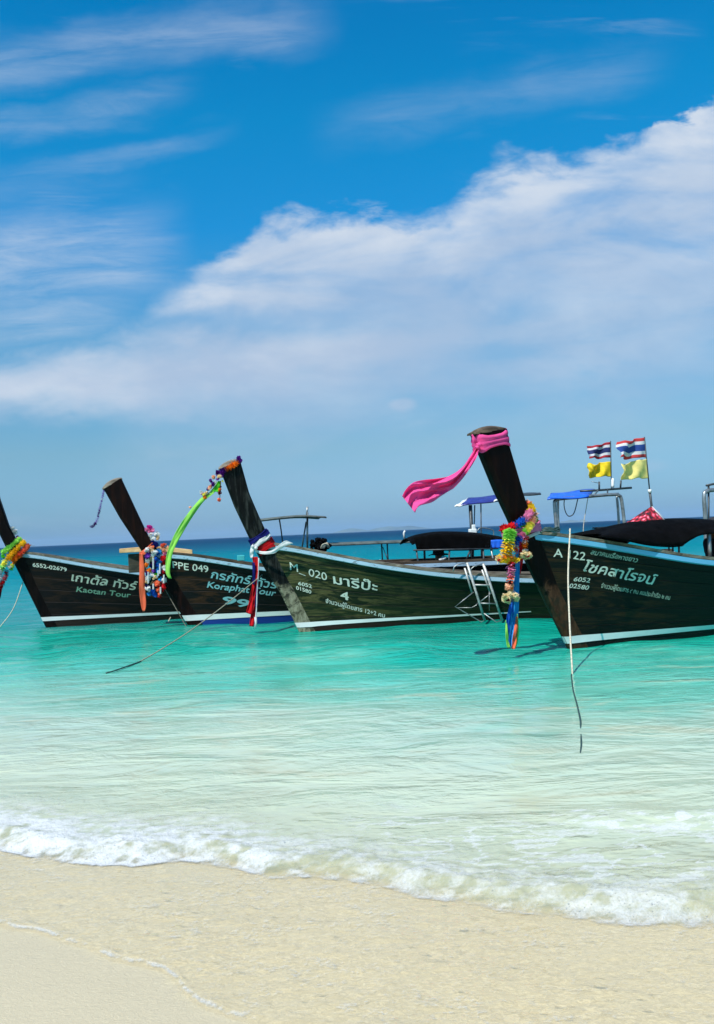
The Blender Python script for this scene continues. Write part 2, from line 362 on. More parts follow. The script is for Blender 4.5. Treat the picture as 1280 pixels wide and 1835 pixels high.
# ------------------------------------------------------------------ boats
def lerp_ext(x, xs, ys):
    """piecewise linear with straight extrapolation"""
    if x <= xs[0]: return ys[0] + (x-xs[0])*(ys[1]-ys[0])/(xs[1]-xs[0])
    if x >= xs[-1]: return ys[-1] + (x-xs[-1])*(ys[-1]-ys[-2])/(xs[-1]-xs[-2])
    return float(np.interp(x, xs, ys))
class Boat:
    def __init__(s, foot, theta, L, beam, front, back, gunwale, gaft, postw, label):
        s.O = at_z(*foot, 0.0); s.th = math.radians(theta); s.L = L; s.beam = beam; s.postw = postw
        s.ax = Vector((math.cos(s.th), math.sin(s.th), 0)); s.lat = Vector((-math.sin(s.th), math.cos(s.th), 0))
        s.root = empty('longtail_boat', s.O, s.th)
        tag(s.root, label, 'boat', 'longtail boats moored in a row off the beach')
        F = sorted([(s.P(px, py, 0).z, s.P(px, py, 0).x) for px, py in front])
        s.fz = [a for a, b in F]; s.fs = [b for a, b in F]
        s.front_l = [s.P(px, py, 0) for px, py in front]; s.back_l = [s.P(px, py, 0) for px, py in back]
        # near gunwale -> height over t
        s.g = None; T = []; Z = []
        for px, py in gunwale:
            lat = -0.3
            for _ in range(12):
                p = s.P(px, py, lat); t = max(p.x - s.rab(p.z), 0.0); lat = -(0.06 + s.bw(t))
            T.append(t); Z.append(p.z)
        T += [max(T[-1]+1.6, 5.5), s.L]; Z += [gaft, gaft]
        co = np.polyfit(T, Z, 4) if len(T) > 5 else np.polyfit(T, Z, 3)
        s.T = T; s.Z = Z
        tt = np.linspace(0, s.L, 200); zz = np.interp(tt, T, Z)
        k = np.exp(-np.linspace(-2, 2, 31)**2); k /= k.sum()
        zz = np.convolve(np.concatenate([2*zz[0]-zz[15:0:-1], zz, 2*zz[-1]-zz[-2:-17:-1]]), k, 'valid')
        s.gt = tt; s.gz = zz
    def P(s, px, py, lat):
        """local point where the line of sight meets the boat's fore-and-aft plane at sideways offset lat"""
        d_ = ray(px, py); q = CAMP - s.O
        k = (lat - q.dot(s.lat))/d_.dot(s.lat); p = q + d_*k
        return Vector((p.dot(s.ax), lat, p.z))
    def world(s, p): return s.O + s.ax*p[0] + s.lat*p[1] + Vector((0, 0, p[2]))
    def rab(s, z): return lerp_ext(z, s.fz, s.fs) + s.postw
    def bw(s, t):
        x = min(max(t, 0)/4.6, 1); b = s.beam*(1-(1-x)**2.1)
        if t > s.L-3: b *= 1-.3*((t-s.L+3)/3)**2
        return b
    def gun(s, t): return float(np.interp(t, s.gt, s.gz))
    def half(s, t, z):
        q = z/max(s.gun(t), .1); a = .30+.42*min(max(t, 0)/4.5, 1)
        if q >= 0: F = a+(1-a)*min(q, 1.1)**.85
        else: F = a*math.sqrt(max(0, 1+q/.5))
        return .055 + s.bw(t)*F
    def pt(s, t, z, side=-1, off=0.0):
        return Vector((s.rab(z)+t, side*(s.half(t, z)+off), z))
    def hit(s, px, py):
        """(t, z) of the near hull side under a picture point"""
        lat = -.3
        for _ in range(25):
            p = s.P(px, py, lat); t = p.x-s.rab(p.z); lat = .5*lat - .5*s.half(max(t, 0), p.z)
        return t, p.z
    def sweep(s, name, mat, t0, t1, section, n=60, sides=(-1, 1), parent=None, bevel=0):
        """section(t) -> list of (outward offset, z, reference z) corners"""
        for sd_ in sides:
            mb = MB(); rows = []
            for i in range(n+1):
                t = t0+(t1-t0)*i/n
                rows.append([Vector((s.rab(z)+t, sd_*(s.half(t, zr)+o), z)) for o, z, zr in section(t)])
            mb.grid(rows, True); nc = len(rows[0])
            mb.f.append(tuple(range(nc))); mb.f.append(tuple(range(n*nc, n*nc+nc)))
            ob_ = mb.build(name, mat, parent or s.root, bevel=bevel)
    def build_hull(s, hmat, pmat, rail, cap, stripe=None, stripe_mat=None, zf=.42, capmat=None, topcap=True, railh=.074):
        mb = MB(); nt, nz = 90, 26
        for sd_ in (-1, 1):
            rows = []
            for i in range(nt+1):
                t = s.L*(i/nt)**1.4; g = s.gun(t); r_ = []
                for j in range(nz+1):
                    z = g+(-.45-g)*j/nz; r_.append(s.pt(t, z, sd_)); mb.uv.append((t, z/max(g, .1)+ (3 if sd_ > 0 else 0)))
                rows.append(r_)
            mb.grid(rows)
        g = s.gun(s.L); cs = [s.pt(s.L, g+(-.45-g)*j/nz, -1) for j in range(nz+1)]; ds = [s.pt(s.L, g+(-.45-g)*j/nz, 1) for j in range(nz+1)]
        for c in (cs, ds):
            pass
        mb.grid([cs, ds]); mb.uv += [(s.L, j/nz) for j in range(nz+1)]*2
        hull = mb.build('hull', hmat, s.root, smooth=False)
        # inner lining and floor
        mb = MB()
        for sd_ in (-1, 1):
            rows = []
            for i in range(61):
                t = .12+(s.L-.2)*i/60; g = s.gun(t)
                rows.append([Vector((s.rab(z)+t, sd_*max(.004, s.half(t, z)-.05), z)) for z in [g-.004+(-(g-.004)+g*zf)*j/6 for j in range(7)]])
            mb.grid(rows)
        rows = []
        for i in range(61):
            t = .12+(s.L-.2)*i/60; z = s.gun(t)*zf; h = max(.004, s.half(t, z)-.05)
            rows.append([Vector((s.rab(z)+t, h*k, z)) for k in (-1, -.5, 0, .5, 1)])
        mb.grid(rows)
        for o_ in [mb.build('inner_planking', M['inside'], s.root)]: pass
        for k in range(int((s.L-1)/.55)):
            t = .8+k*.55; g = s.gun(t)
            for sd_ in (-1, 1):
                rb = MB(); rp = []
                for j in range(5):
                    z0 = g*zf+(g-g*zf-.03)*j/4
                    rp.append(Vector((s.rab(z0)+t, sd_*(s.half(t, z0)-.075), z0)))
                rb.tube(rp, .028, 4); rb.build('rib', M['inside'], s.root)
        # thwarts
        for tb in (1.6, 3.0, 4.4):
            if tb < s.L-1:
                z = s.gun(tb)-.16; h = s.half(tb, z)-.052; q = MB(); q.box((s.rab(z)+tb, 0, z), (.24, 2*h, .035)); q.build('thwart', M['inside'], s.root, bevel=.004)
        s.sweep('rub_rail', rail, -.03, s.L, lambda t: [(.002, s.gun(t)-.004, s.gun(t)), (.034, s.gun(t)-.010, s.gun(t)), (.034, s.gun(t)-railh, s.gun(t)), (.002, s.gun(t)-railh-.012, s.gun(t)-.08)], 80)
        s.sweep('cap_rail', cap, .02, s.L, lambda t: [(-.075, s.gun(t)-.002, s.gun(t)), (.030, s.gun(t)-.002, s.gun(t)), (.030, s.gun(t)+.042, s.gun(t)), (-.075, s.gun(t)+.042, s.gun(t))], 80)
        # stem post and prow: one tapered timber
        fr = [q.copy() for q in s.front_l]; bk = [q.copy() for q in s.back_l]
        zs = sorted([q.z for q in fr]); ztop_f = fr[0].z; ztop_b = bk[0].z
        def F(z): return lerp_ext(z, s.fz, s.fs)
        Bz = sorted([(q.z, q.x) for q in bk]); gz = s.gun(0)
        Bz = [(-.5, s.rab(-.5)+.05), (0, s.rab(0)+.05), (gz*.6, s.rab(gz*.6)+.05), (gz-.02, s.rab(gz-.02)+.06)] + [q for q in Bz if q[0] > gz+.08]
        bz = [a for a, b in Bz]; bs = [b for a, b in Bz]
        rows = []; n = 46; uvz = []
        for i in range(n+1):
            k = i/n; zf_ = -.5+(ztop_f+.5)*k; zb_ = -.5+(ztop_b+.5)*k
            f_ = F(zf_); b_ = lerp_ext(zb_, bz, bs); th = .058+.05*max(0, min(1, (zf_-.8)/1.3))
            nose = .45
            r_ = [Vector((f_, -th*nose, zf_)), Vector((f_+.05, -th, zf_+(zb_-zf_)*.1)), Vector((b_-.02, -th, zb_)), Vector((b_, -th*.7, zb_)),
                  Vector((b_, th*.7, zb_)), Vector((b_-.02, th, zb_)), Vector((f_+.05, th, zf_+(zb_-zf_)*.1)), Vector((f_, th*nose, zf_))]
            rows.append(r_)
        mb = MB(); mb.grid(rows, True); mb.f.append(tuple(range(8))); mb.f.append(tuple(range(n*8, n*8+8)))
        s.postF = F; s.postB = lambda z: lerp_ext(z, bz, bs)
        prow = mb.build('prow_post', pmat, s.root, bevel=.008)
        if topcap:
            a, b_ = rows[-1][0], rows[-1][3]; L_ = Vector((b_.x-a.x, 0, b_.z-a.z)); nrm = Vector((-L_.z, 0, L_.x)).normalized()
            cr = []
            for i in range(9):
                k = i/8; hgt = .02+.055*math.sin(math.pi*k)**.8; hw = .118*(.55+.45*math.sin(math.pi*min(1, k*1.2+.1)))
                c = Vector((a.x, 0, a.z))+L_*(k*1.08-.05)
                cr.append([c+Vector((0, -hw, 0))-nrm*.012, c+Vector((0, -hw*.85, 0))+nrm*hgt*.6, c+nrm*hgt, c+Vector((0, hw*.85, 0))+nrm*hgt*.6, c+Vector((0, hw, 0))-nrm*.012])
            q = MB(); q.grid(cr, True); q.f.append((0,1,2,3,4)); q.f.append(tuple(40+i for i in range(5)))
            q.build('prow_cap', capmat or M['caprail'], s.root, smooth=False, bevel=.004)
        if stripe:
            t1, za0, zb0, za1, zb1 = stripe
            def sec(t):
                k = min(1, max(0, t/t1)); za = za0+(za1-za0)*k**.7; zb = zb0+(zb1-zb0)*k**.7
                return [(.0, za, za), (.006, za, za), (.006, zb, zb), (.0, zb, zb)]
            for sd_ in (-1, 1):
                mb = MB(); rows = []
                rows.append([Vector((F(z)-.004, sd_*.0, z)) for z in (za0, zb0)]); rows.append([Vector((F(z)+.004, sd_*.034, z)) for z in (za0, zb0)])
                rows.append([Vector((F(z)+.052, sd_*.064, z)) for z in (za0, zb0)])
                rows.append([Vector((F(z)+s.postw, sd_*.066, z)) for z in (za0, zb0)])
                for i in range(1, 50):
                    t = t1*i/49; k = i/49; za = za0+(za1-za0)*k**.7; zb = zb0+(zb1-zb0)*k**.7
                    zb = max(zb, za+.004)
                    rows.append([s.pt(t, z, sd_, .012 if t < .1 else .006) for z in (za, zb)])
                mb.grid(rows); mb.build('waterline_stripe', stripe_mat, s.root)
    def text(s, body, a, b_, h, mat, shear=0.0, bold=.012, name='lettering', label=None, xs=None):
        """paint writing on the near side: a -> b_ is the baseline in the picture, h the letter height"""
        cu_ = bpy.data.curves.new(name, 'FONT'); cu_.body = body; cu_.size = 1.0; cu_.shear = shear; cu_.resolution_u = 3
        tmp = bpy.data.objects.new('tmp_text', cu_); COL.objects.link(tmp)
        dg = bpy.context.evaluated_depsgraph_get(); dg.update()
        me = bpy.data.meshes.new_from_object(tmp.evaluated_get(dg)); bpy.data.objects.remove(tmp)
        bm = bmesh.new(); bm.from_mesh(me)
        bmesh.ops.triangulate(bm, faces=bm.faces)
        for _ in range(2):
            long_ = [e_ for e_ in bm.edges if e_.calc_length() > .35]
            if long_: bmesh.ops.subdivide_edges(bm, edges=long_, cuts=1); bmesh.ops.triangulate(bm, faces=bm.faces)
        bm.verts.index_update()
        base = [(v.co.x, v.co.y) for v in bm.verts]; fcs = [tuple(v.index for v in f.verts) for f in bm.faces]; bm.free()
        x0 = min(x for x, y in base); x1 = max(x for x, y in base)
        t0, z0 = s.hit(*a); t1, z1 = s.hit(*b_); s0 = s.rab(z0)+t0; s1 = s.rab(z1)+t1
        up_ = s.hit(a[0]-h*math.sin(ROLL), a[1]-h); hz = up_[1]-z0
        vs = []; fs = []
        for c_, (ox, oy) in enumerate([(0, 0), (1, .4), (-1, -.4), (.3, 1), (-.3, -1)] if bold else [(0, 0)]):
            k0 = len(vs)
            for x, y in base:
                x, y = x+.018*math.sin(7*y+2.1*x+len(body)), y+.022*math.sin(2.9*x+len(body))+.010*math.sin(9.0*x)
                k = (x+ox*bold-x0)/(x1-x0); q = (y+oy*bold)/(.66 if any('\u0e00' < ch < '\u0e7f' for ch in body) else .72)
                S = s0+(s1-s0)*k; Z = z0+(z1-z0)*k + hz*q; t = max(S-s.rab(Z), 0)
                vs.append(Vector((S, -(s.half(t, Z)+.0045+.0005*c_), Z)))
            fs += [tuple(i+k0 for i in f) for f in fcs]
        mb = MB(); mb.add(vs, fs); o = mb.build(name, mat, s.root)
        if label: o['label'] = label
        return o
    def pole(s, name, pts, r, mat, n=8, sm=0):
        q = [s.P(*p) for p in pts]
        if sm: q = smooth_path(q, sm)
        mb = MB(); mb.tube(q, r, n); return mb.build(name, mat, s.root, smooth=True)

H1 = hull_mat('hull_brown_black', (.0010, .0006, .0005), (.0022, .0012, .0008), (.007, .0035, .0015), (.022, .010, .0035), .8, 3.4, (.02, .012, .008), .11)
H2 = hull_mat('hull_black_green', (.0006, .0008, .0006), (.0015, .0015, .001), (.005, .0045, .002), (.048, .020, .006), .35, 1.3, (.012, .040, .22), .19)
H3 = hull_mat('hull_olive_weathered', (.0012, .003, .001), (.008, .018, .005), (.030, .046, .013), (.105, .10, .034), .3, 2.8, (.02, .010, .006), .09, .55, .58)
H4 = hull_mat('hull_black_brown', (.0006, .0008, .0006), (.002, .003, .0016), (.008, .013, .006), (.036, .020, .006), .5, 2.4, (.006, .006, .005), .04)
P1 = wood('prow_black_brown', (.001, .0007, .0006), (.003, .0015, .001), (.010, .005, .003))
P2 = wood('prow_dark_red', (.002, .001, .0008), (.006, .002, .0012), (.020, .006, .003))
P3 = wood('prow_black_scuffed', (.001, .0012, .001), (.004, .005, .0045), (.05, .055, .048))
lichen_low(P3, .60, .85, (.09, .085, .05), (.26, .25, .17))
P4 = wood('prow_varnished', (.0012, .0006, .0005), (.004, .0014, .001), (.012, .004, .002), .4)
lichen_low(P4, .70, .90, (.025, .010, .005), (.075, .036, .018))

b1 = Boat((82, 1123), 12, 11.2, .72, [(-50, 852), (5, 968), (27, 1012), (50, 1058), (82, 1123)], [(-14, 836), (0, 893), (17, 943), (32, 985)],
          [(47, 990), (150, 1009), (250, 1024), (330, 1034)], .86, .20,
          'dark brown longtail boat at the far left, its prow cut off by the picture edge')
b1.build_hull(H1, P1, M['rail_pale'], M['caprail'], (4.5, .115, .195, .13, .16), M['white'])
b2 = Boat((341, 1127), 10, 9.4, .70, [(186, 876), (215, 928), (250, 981), (292, 1047), (341, 1127)], [(218, 858), (240, 905), (265, 958), (285, 990)],
          [(307, 991), (380, 1001), (455, 1014), (475, 1018)], .97, .24,
          'black longtail boat with dark blue bottom and PPE 049 on its bow')
b2.build_hull(H2, P2, M['rail_pale'], M['darkcap'], (7.5, .15, .25, .20, .235), M['white'])
b3 = Boat((536, 1132), 6, 8.0, .70, [(394, 840), (420, 908), (447, 965), (475, 1020), (505, 1067), (536, 1132)], [(431, 826), (447, 884), (465, 926), (476, 950), (492, 975)],
          [(500, 975), (515, 979), (580, 992), (680, 1011), (780, 1025), (880, 1033), (940, 1036)], .66, .24,
          'olive green weathered longtail boat with M_020 on its bow')
b3.build_hull(H3, P3, M['rail_pale'], M['caprail'], (3.6, .075, .155, .17, .185), M['white'])
b4 = Boat((1016, 1157), 27, 8.0, .78, [(846, 778), (887, 878), (912, 932), (940, 1000), (967, 1058), (990, 1105), (1016, 1157)], [(902, 770), (906, 799), (930, 880), (944, 920), (958, 950)],
          [(965, 956), (1020, 963), (1085, 973), (1210, 995), (1280, 1005)], .82, .26,
          'black longtail boat nearest the camera with bright blue rail and A 122')
b4.build_hull(H4, P4, M['rail_blue'], M['caprail'], (5.5, .03, .125, .05, .075), M['white'], capmat=M['darkcap'])

# writing
b1.text('6552-02679', (59, 1015), (120, 1024), 7, M['letter'], bold=.02)
b1.text('เกาตั้ล ทัวร์', (128, 1041), (248, 1058), 13.5, M['letter_light'], .25, .018)
b1.text('Kaotan Tour', (137, 1060), (235, 1071), 9.5, M['letter_green'], .2, .02)
b2.text('PPE 049', (310, 1018), (374, 1026), 12.5, M['letter'], 0, .012)
b2.text('กรภัทร์ ทัวร์', (378, 1036), (500, 1056), 13.5, M['letter_teal'], .25, .018)
b2.text('Koraphat Tour', (371, 1053), (495, 1068), 11.5, M['letter_teal'], .3, .022)
b2.text('99', (402, 1082), (447, 1089), 14, M['letter_teal'], .1, .035)
b3.text('M_ 020', (520, 1021), (586, 1041), 14, M['letter'], 0, .006)
b3.text('มารีป๊ะ', (598, 1046), (676, 1060), 15, M['letter'], .0, .016)
b3.text('4', (611, 1073), (625, 1076), 14, M['letter'], 0, .03)
b3.text('6052', (535, 1048), (559, 1054), 6.5, M['letter'], 0, .02)
b3.text('01580', (531, 1056), (558, 1064), 6.5, M['letter'], 0, .02)
b3.text('จำนวนผู้โดยสาร 12+2 คน', (584, 1080), (690, 1107), 7, M['letter'], .1, .02)
b4.text('A 122', (992, 997), (1048, 1004), 15, M['letter'], 0, .012)
b4.text('สมาคมเรือหางยาว', (1058, 993), (1142, 1008), 8, M['letter_light'], .35, .012)
b4.text('โชคสาโรจน์', (1046, 1023), (1176, 1049), 17, M['letter'], .3, .020)
b4.text('6052', (1028, 1041), (1057, 1044), 8, M['letter'], .25, .014)
b4.text('02580', (1020, 1053), (1055, 1057), 8, M['letter'], .25, .014)
b4.text('จำนวนผู้โดยสาร ๙ คน คนประจำเรือ ๒ คน', (1077, 1053), (1200, 1075), 7.5, M['letter_light'], .15, .012)

# ---- superstructures
def roof(b, name, mat, spine, half_w, sag=.05, thick=.02, nlat=9, droop=None):
    """sheet roof: spine = picture points of its middle line, bulging sag metres across"""
    c = smooth_path([b.P(px, py, 0) for px, py in spine], 5); rows = []
    for i, p in enumerate(c):
        k = i/(len(c)-1); hw = half_w(k) if callable(half_w) else half_w; sg = sag(k) if callable(sag) else sag
        rows.append([p+Vector((0, hw*(2*j/(nlat-1)-1), -sg*(2*j/(nlat-1)-1)**2)) for j in range(nlat)])
    mb = MB(); mb.grid(rows); return mb.build(name, mat, b.root, smooth=True, solid=thick)
# boat 1
roof(b1, 'canopy', M['greycanvas'], [(440, 934), (500, 927), (540, 924), (578, 926)], .5, .03, .03)
b1.pole('canopy_post', [(501, 931, 0), (504, 950, 0), (509, 990, 0)], .014, M['darksteel'])
b1.pole('canopy_post', [(551, 918, -.1), (551, 990, -.1)], .022, M['steel']); b1.pole('canopy_post', [(549, 935, .3), (540, 990, .3)], .018, M['steel'])
b1.pole('lamp_mast', [(550, 925, -.1), (551, 908, -.1)], .022, M['steel'])
roof(b1, 'low_roof', M['greycanvas'], [(560, 974), (610, 973), (680, 970), (745, 968), (790, 966)], .42, .04, .03)
for x in (684, 694): b1.pole('roof_post', [(x, 974, -.3), (x+2, 1012, -.3)], .016, M['darksteel'])
b1.pole('roof_brace', [(686, 980, -.31), (697, 1008, -.31)], .01, M['steel'])
def slab(b, name, mat, quad, thick=.03, n=6, wob=.01):
    """cloth panel between four points (px, py, lat)"""
    A, B_, C_, D_ = [b.P(*q) for q in quad]; rows = []
    for i in range(n+1):
        k = i/n
        rows.append([(A*(1-k)+B_*k)*(1-l)+(D_*(1-k)+C_*k)*l+Vector((0, 0, wob*math.sin(7*k+9*l))) for l in [j/5 for j in range(6)]])
    mb = MB(); mb.grid(rows); return mb.build(name, mat, b.root, smooth=True, solid=thick)
slab(b1, 'upper_roof', M['navytarp'], [(826, 906, -.5), (905, 896, -.5), (912, 886, .5), (840, 893, .5)])
slab(b1, 'roof_flap', M['white'], [(815, 908, -.51), (829, 906, -.51), (841, 893, .5), (832, 897, .5)])
slab(b1, 'roof_flap', M['white'], [(885, 899, -.54), (905, 893, -.54), (912, 884, .3), (898, 888, .3)])
slab(b1, 'roof_board', M['darksteel'], [(905, 888, -.4), (970, 886, -.4), (968, 884, .4), (905, 885, .4)], .03)
b1.pole('roof_post', [(843, 905, -.4), (846, 960, -.4), (846, 1020, -.4)], .040, M['darksteel']); b1.pole('roof_post', [(851, 905, .3), (848, 1020, .3)], .014, M['steel'])
b1.pole('roof_post', [(862, 903, -.4), (863, 1020, -.4)], .014, M['darksteel'])
b1.pole('hand_rail', [(853, 960, -.4), (858, 948, -.4), (866, 946, -.4), (881, 949, -.4), (885, 956, -.4), (882, 990, -.4)], .012, M['steel'], 8, 4)
q = MB(); p = b1.P(847, 952, -.42); q.box(p, (.16, .12, .1)); q.box(p+Vector((.02, 0, .09)), (.08, .1, .1)); q.build('lamp_box', M['white'], b1.root, bevel=.015)
# boat 2: foredeck, low black canopy, steel arch
q = MB(); A = b2.P(215, 986, .25); B_ = b2.P(345, 988, -.12); ext = []
for k in range(9):
    c = A.lerp(B_, k/8); c.z += .03*math.sin(k/8*math.pi); ext.append([c+Vector((0, -.12, -.05)), c+Vector((0, .14, -.05)), c+Vector((0, .14, .05-.006*abs(k-4))), c+Vector((0, -.12, .05-.006*abs(k-4)))])
q.grid(ext, True); q.f.append((0,1,2,3)); q.f.append((32,33,34,35)); q.build('bow_board', M['tan'], b2.root, bevel=.008)
q = MB(); A = b2.P(230, 993, .2); B_ = b2.P(262, 1025, .2); q.box(((A.x+B_.x)/2, .2, (A.z+B_.z)/2), (B_.x-A.x, .1, A.z-B_.z)); q.build('bow_bracket', M['inside'], b2.root, bevel=.01)
q = MB(); q.box(b2.P(432, 1000, .1), (.13, .12, .10)); q.build('bait_box', pbr('turquoise_plastic', (.05, .45, .45), .5), b2.root, bevel=.01)
roof(b2, 'canopy', M['canvas'], [(727, 966), (750, 958), (790, 953), (850, 955), (895, 962), (925, 968)], .5, .10, .02)
def curtain(b, name, mat, top, bot, lat, n=24, m_=5):
    T = smooth_path([b.P(px, py, lat) for px, py in top], 8); B = smooth_path([b.P(px, py, lat) for px, py in bot], 8)
    rows = []
    for i in range(n+1):
        a = T[int(i/n*(len(T)-1))]; c = B[int(i/n*(len(B)-1))]
        rows.append([a.lerp(c, j/m_)+Vector((0, .012*math.sin(i*1.3)*j/m_, 0)) for j in range(m_+1)])
    mb = MB(); mb.grid(rows); return mb.build(name, mat, b.root, smooth=True, solid=.008)
curtain(b2, 'side_curtain', M['canvas'], [(742, 963), (790, 956), (850, 958), (884, 963)], [(747, 985), (790, 987), (850, 986), (882, 981)], -.51)
for lt in (-.52, .45): b2.pole('canopy_rail', [(741, 986, lt), (893, 983, lt)], .014, M['darksteel'])
for x0_, x1_ in ((746, 753), (806, 803), (866, 869), (880, 890)):
    b2.pole('canopy_post', [(x0_, 984, -.50), (x1_, 1030, -.50)], .016, M['steel' if x0_ == 880 else 'darksteel'])
for x0_, x1_ in ((760, 762), (848, 847), (864, 866)): b2.pole('canopy_post', [(x0_, 968, .45), (x1_, 1020, .45)], .022, M['darksteel'])
b2.pole('canopy_brace', [(843, 986, -.5), (836, 1003, -.5)], .018, M['darksteel'])
b2.pole('horn', [(725, 966, 0), (724, 955, 0), (726, 951, 0)], .02, M['white'])
curtain(b2, 'blue_curtain', M['bluetarp'], [(880, 968), (890, 967), (902, 967)], [(880, 982), (890, 983), (903, 982)], -.52, 12)
slab(b2, 'blue_tarpaulin', M['bluetarp'], [(884, 1006, -.66), (910, 1006, -.66), (912, 1034, -.67), (890, 1034, -.67)], .03, 6, .02)
b2.pole('arch_tube', [(999, 990, -.3), (998, 952, -.3), (994, 905, -.3), (996, 897, -.3), (1004, 894, -.3), (1050, 890, -.3), (1100, 886, -.3), (1109, 888, -.3), (1114, 896, -.3), (1120, 945, -.3), (1123, 985, -.3)], .033, M['steel'], 10, 4)
b2.pole('arch_tube', [(1003, 985, .5), (1000, 900, .5), (1010, 893, .5), (1098, 887, .5), (1106, 894, .5), (1112, 985, .5)], .026, M['steel'], 10, 4)
slab(b2, 'blue_awning', M['bluetarp'], [(981, 895, -.45), (1054, 891, -.45), (1066, 877, .5), (988, 885, .5)], .03, 10, .012)
b2.pole('roof_bar', [(1040, 880, 0), (1066, 879, 0), (1132, 874, 0)], .022, M['darksteel']); b2.pole('roof_bar', [(1064, 888, -.3), (1072, 879, 0)], .016, M['steel'])
b2.pole('roof_bar', [(1089, 887, -.3), (1089, 877, 0)], .014, M['darksteel'])
b2.pole('short_mast', [(1074, 879, 0), (1074, 863, 0)], .018, M['darksteel']); b2.pole('short_mast', [(1112, 876, 0), (1113, 861, 0)], .018, M['darksteel'])
b2.pole('aerial', [(1060, 863, 0), (1074, 866, 0)], .006, M['steel'])
b2.pole('navigation_lamp', [(1098, 874, 0), (1098, 870, 0), (1098, 861, 0), (1098, 857, 0)], [.03, .034, .034, .02], M['white'])
b2.pole('hanging_cord', [(1012, 893, -.3), (1011, 905, -.3), (1014, 918, -.3), (1020, 925, -.3), (1029, 919, -.3), (1036, 893, -.3)], .010, M['darksteel'], 6, 5)
b2.pole('hanging_cord', [(1054, 891, -.3), (1050, 915, -.3), (1046, 942, -.3), (1044, 990, -.3)], .007, M['rope'], 6, 4)
# boat 4: black barrel canopy, arch at the right
def b4_canopy():
    rows = []; top = smooth_path([b4.P(px, py, 0.0) for px, py in [(1068, 957), (1112, 943), (1152, 933), (1190, 930), (1240, 930), (1300, 933), (1380, 938)]], 5)
    bot = smooth_path([b4.P(px, py, -.55) for px, py in [(1070, 961), (1120, 969), (1165, 978), (1215, 980), (1240, 967), (1270, 957), (1380, 950)]], 5)
    for a, c in zip(top, bot):
        r_ = []
        for j in range(9):
            k = j/8; an = k*math.pi/2
            r_.append(Vector((a.x*(1-k)+c.x*k, -.55*math.sin(an), c.z+(a.z-c.z)*math.cos(an))))
        far = [Vector((v.x, -v.y, v.z)) for v in r_[1:]]
        rows.append(far[::-1]+r_)
    mb = MB(); mb.grid(rows); mb.build('canopy', M['canvas'], b4.root, smooth=True, solid=.015)
b4_canopy()
b4.pole('canopy_post', [(1217, 970, -.5), (1217, 1000, -.5)], .014, M['darksteel']); b4.pole('canopy_post', [(1270, 950, -.5), (1273, 1010, -.5)], .028, M['steel'])
b4.pole('canopy_hook', [(1225, 968, -.5), (1226, 974, -.5), (1223, 978, -.5), (1217, 978, -.5)], .010, M['darksteel'], 6, 3)
for x in (1199, 1206): b4.pole('canopy_post', [(x, 975, .3), (x, 995, .3)], .012, M['darksteel'])
b4.pole('canopy_frame', [(1090, 950, .3), (1062, 946, .3), (1085, 945, .3), (1110, 943, .3)], .010, M['darksteel'])
b4.pole('arch_tube', [(1266, 990, 1.0), (1264, 926, 1.0), (1262, 889, 1.0), (1266, 881, 1.0), (1280, 878, 1.0), (1350, 874, 1.0), (1358, 884, 1.0), (1362, 990, 1.0)], .034, M['steel'], 10, 4)
b4.pole('arch_post', [(1270, 868, 1.0), (1270, 990, 1.0)], .016, M['darksteel']); b4.pole('arch_bar', [(1266, 870, 1.0), (1300, 863, 1.0)], .018, M['darksteel'])
q = MB()
for k in range(3):
    c = b4.P(984, 949, -.1); c.z -= .0; q.tube([c+Vector(((.13-.02*k)*math.cos(a*.5)*1.3+.02*k, (.08-.02*k)*math.sin(a*.5), -.02+.018*k+.012*math.sin(a*1.7+k))) for a in range(14)], .011, 6)
o = q.build('rope_coil', M['wetrope'], None, smooth=True); o.matrix_world = Matrix.Translation(b4.O) @ Matrix.Rotation(b4.th, 4, 'Z'); tag(o, 'dark coiled rope lying on the bow of the nearest boat', 'rope')

# ------------------------------------------------------------------ things hung on or standing in the boats
def free(b, mb, name, mat, parent=None, **kw):
    """build from boat-local points as a separate thing"""
    mb.v = [tuple(b.world(Vector(v))) for v in mb.v]
    return mb.build(name, mat, parent, **kw)
def thing(name, b, px, py, lat, label, cat, group=None):
    w_ = b.world(b.P(px, py, lat)); o = empty(name, w_); tag(o, label, cat, group); return o
def child(b, mb, root, name, mat, label=None, **kw):
    mb.v = [tuple(b.world(Vector(v))-root.location) for v in mb.v]
    o = mb.build(name, mat, root, **kw)
    if label: o['label'] = label
    return o
# ladder over the side of boat 3
lad = thing('boarding_ladder', b3, 850, 1030, -.86, 'thin steel folding ladder hanging over the side of the olive boat', 'ladder')
LY = -.84
def lp(pts, r, nm, mat='steel', dl=0.0, n=7):
    mb = MB(); mb.tube([b3.P(px, py, LY+dl) for px, py in pts], r, n); child(b3, mb, lad, nm, M[mat], smooth=True)
M['bright'] = pbr('bright_ladder_steel', (.46, .46, .43), .5, .3, .3, 25)
lp([(837, 1008), (853, 1060), (869, 1112)], .021, 'rail', 'bright'); lp([(866, 1010), (883, 1060), (900, 1112)], .021, 'rail', 'bright')
lp([(849, 1048), (880, 1049)], .014, 'rung', 'bright'); lp([(860, 1081), (890, 1082)], .012, 'rung')
lp([(833, 1018), (846, 1062)], .016, 'inner_rail', 'bright', .06); lp([(864, 1021), (879, 1063)], .016, 'inner_rail', 'bright', .06)
lp([(837, 1008), (820, 1012), (814, 1016), (812, 1024)], .009, 'hook_arm', 'steel', .05); lp([(866, 1010), (850, 1015), (845, 1019), (843, 1026)], .009, 'hook_arm', 'steel', .05)
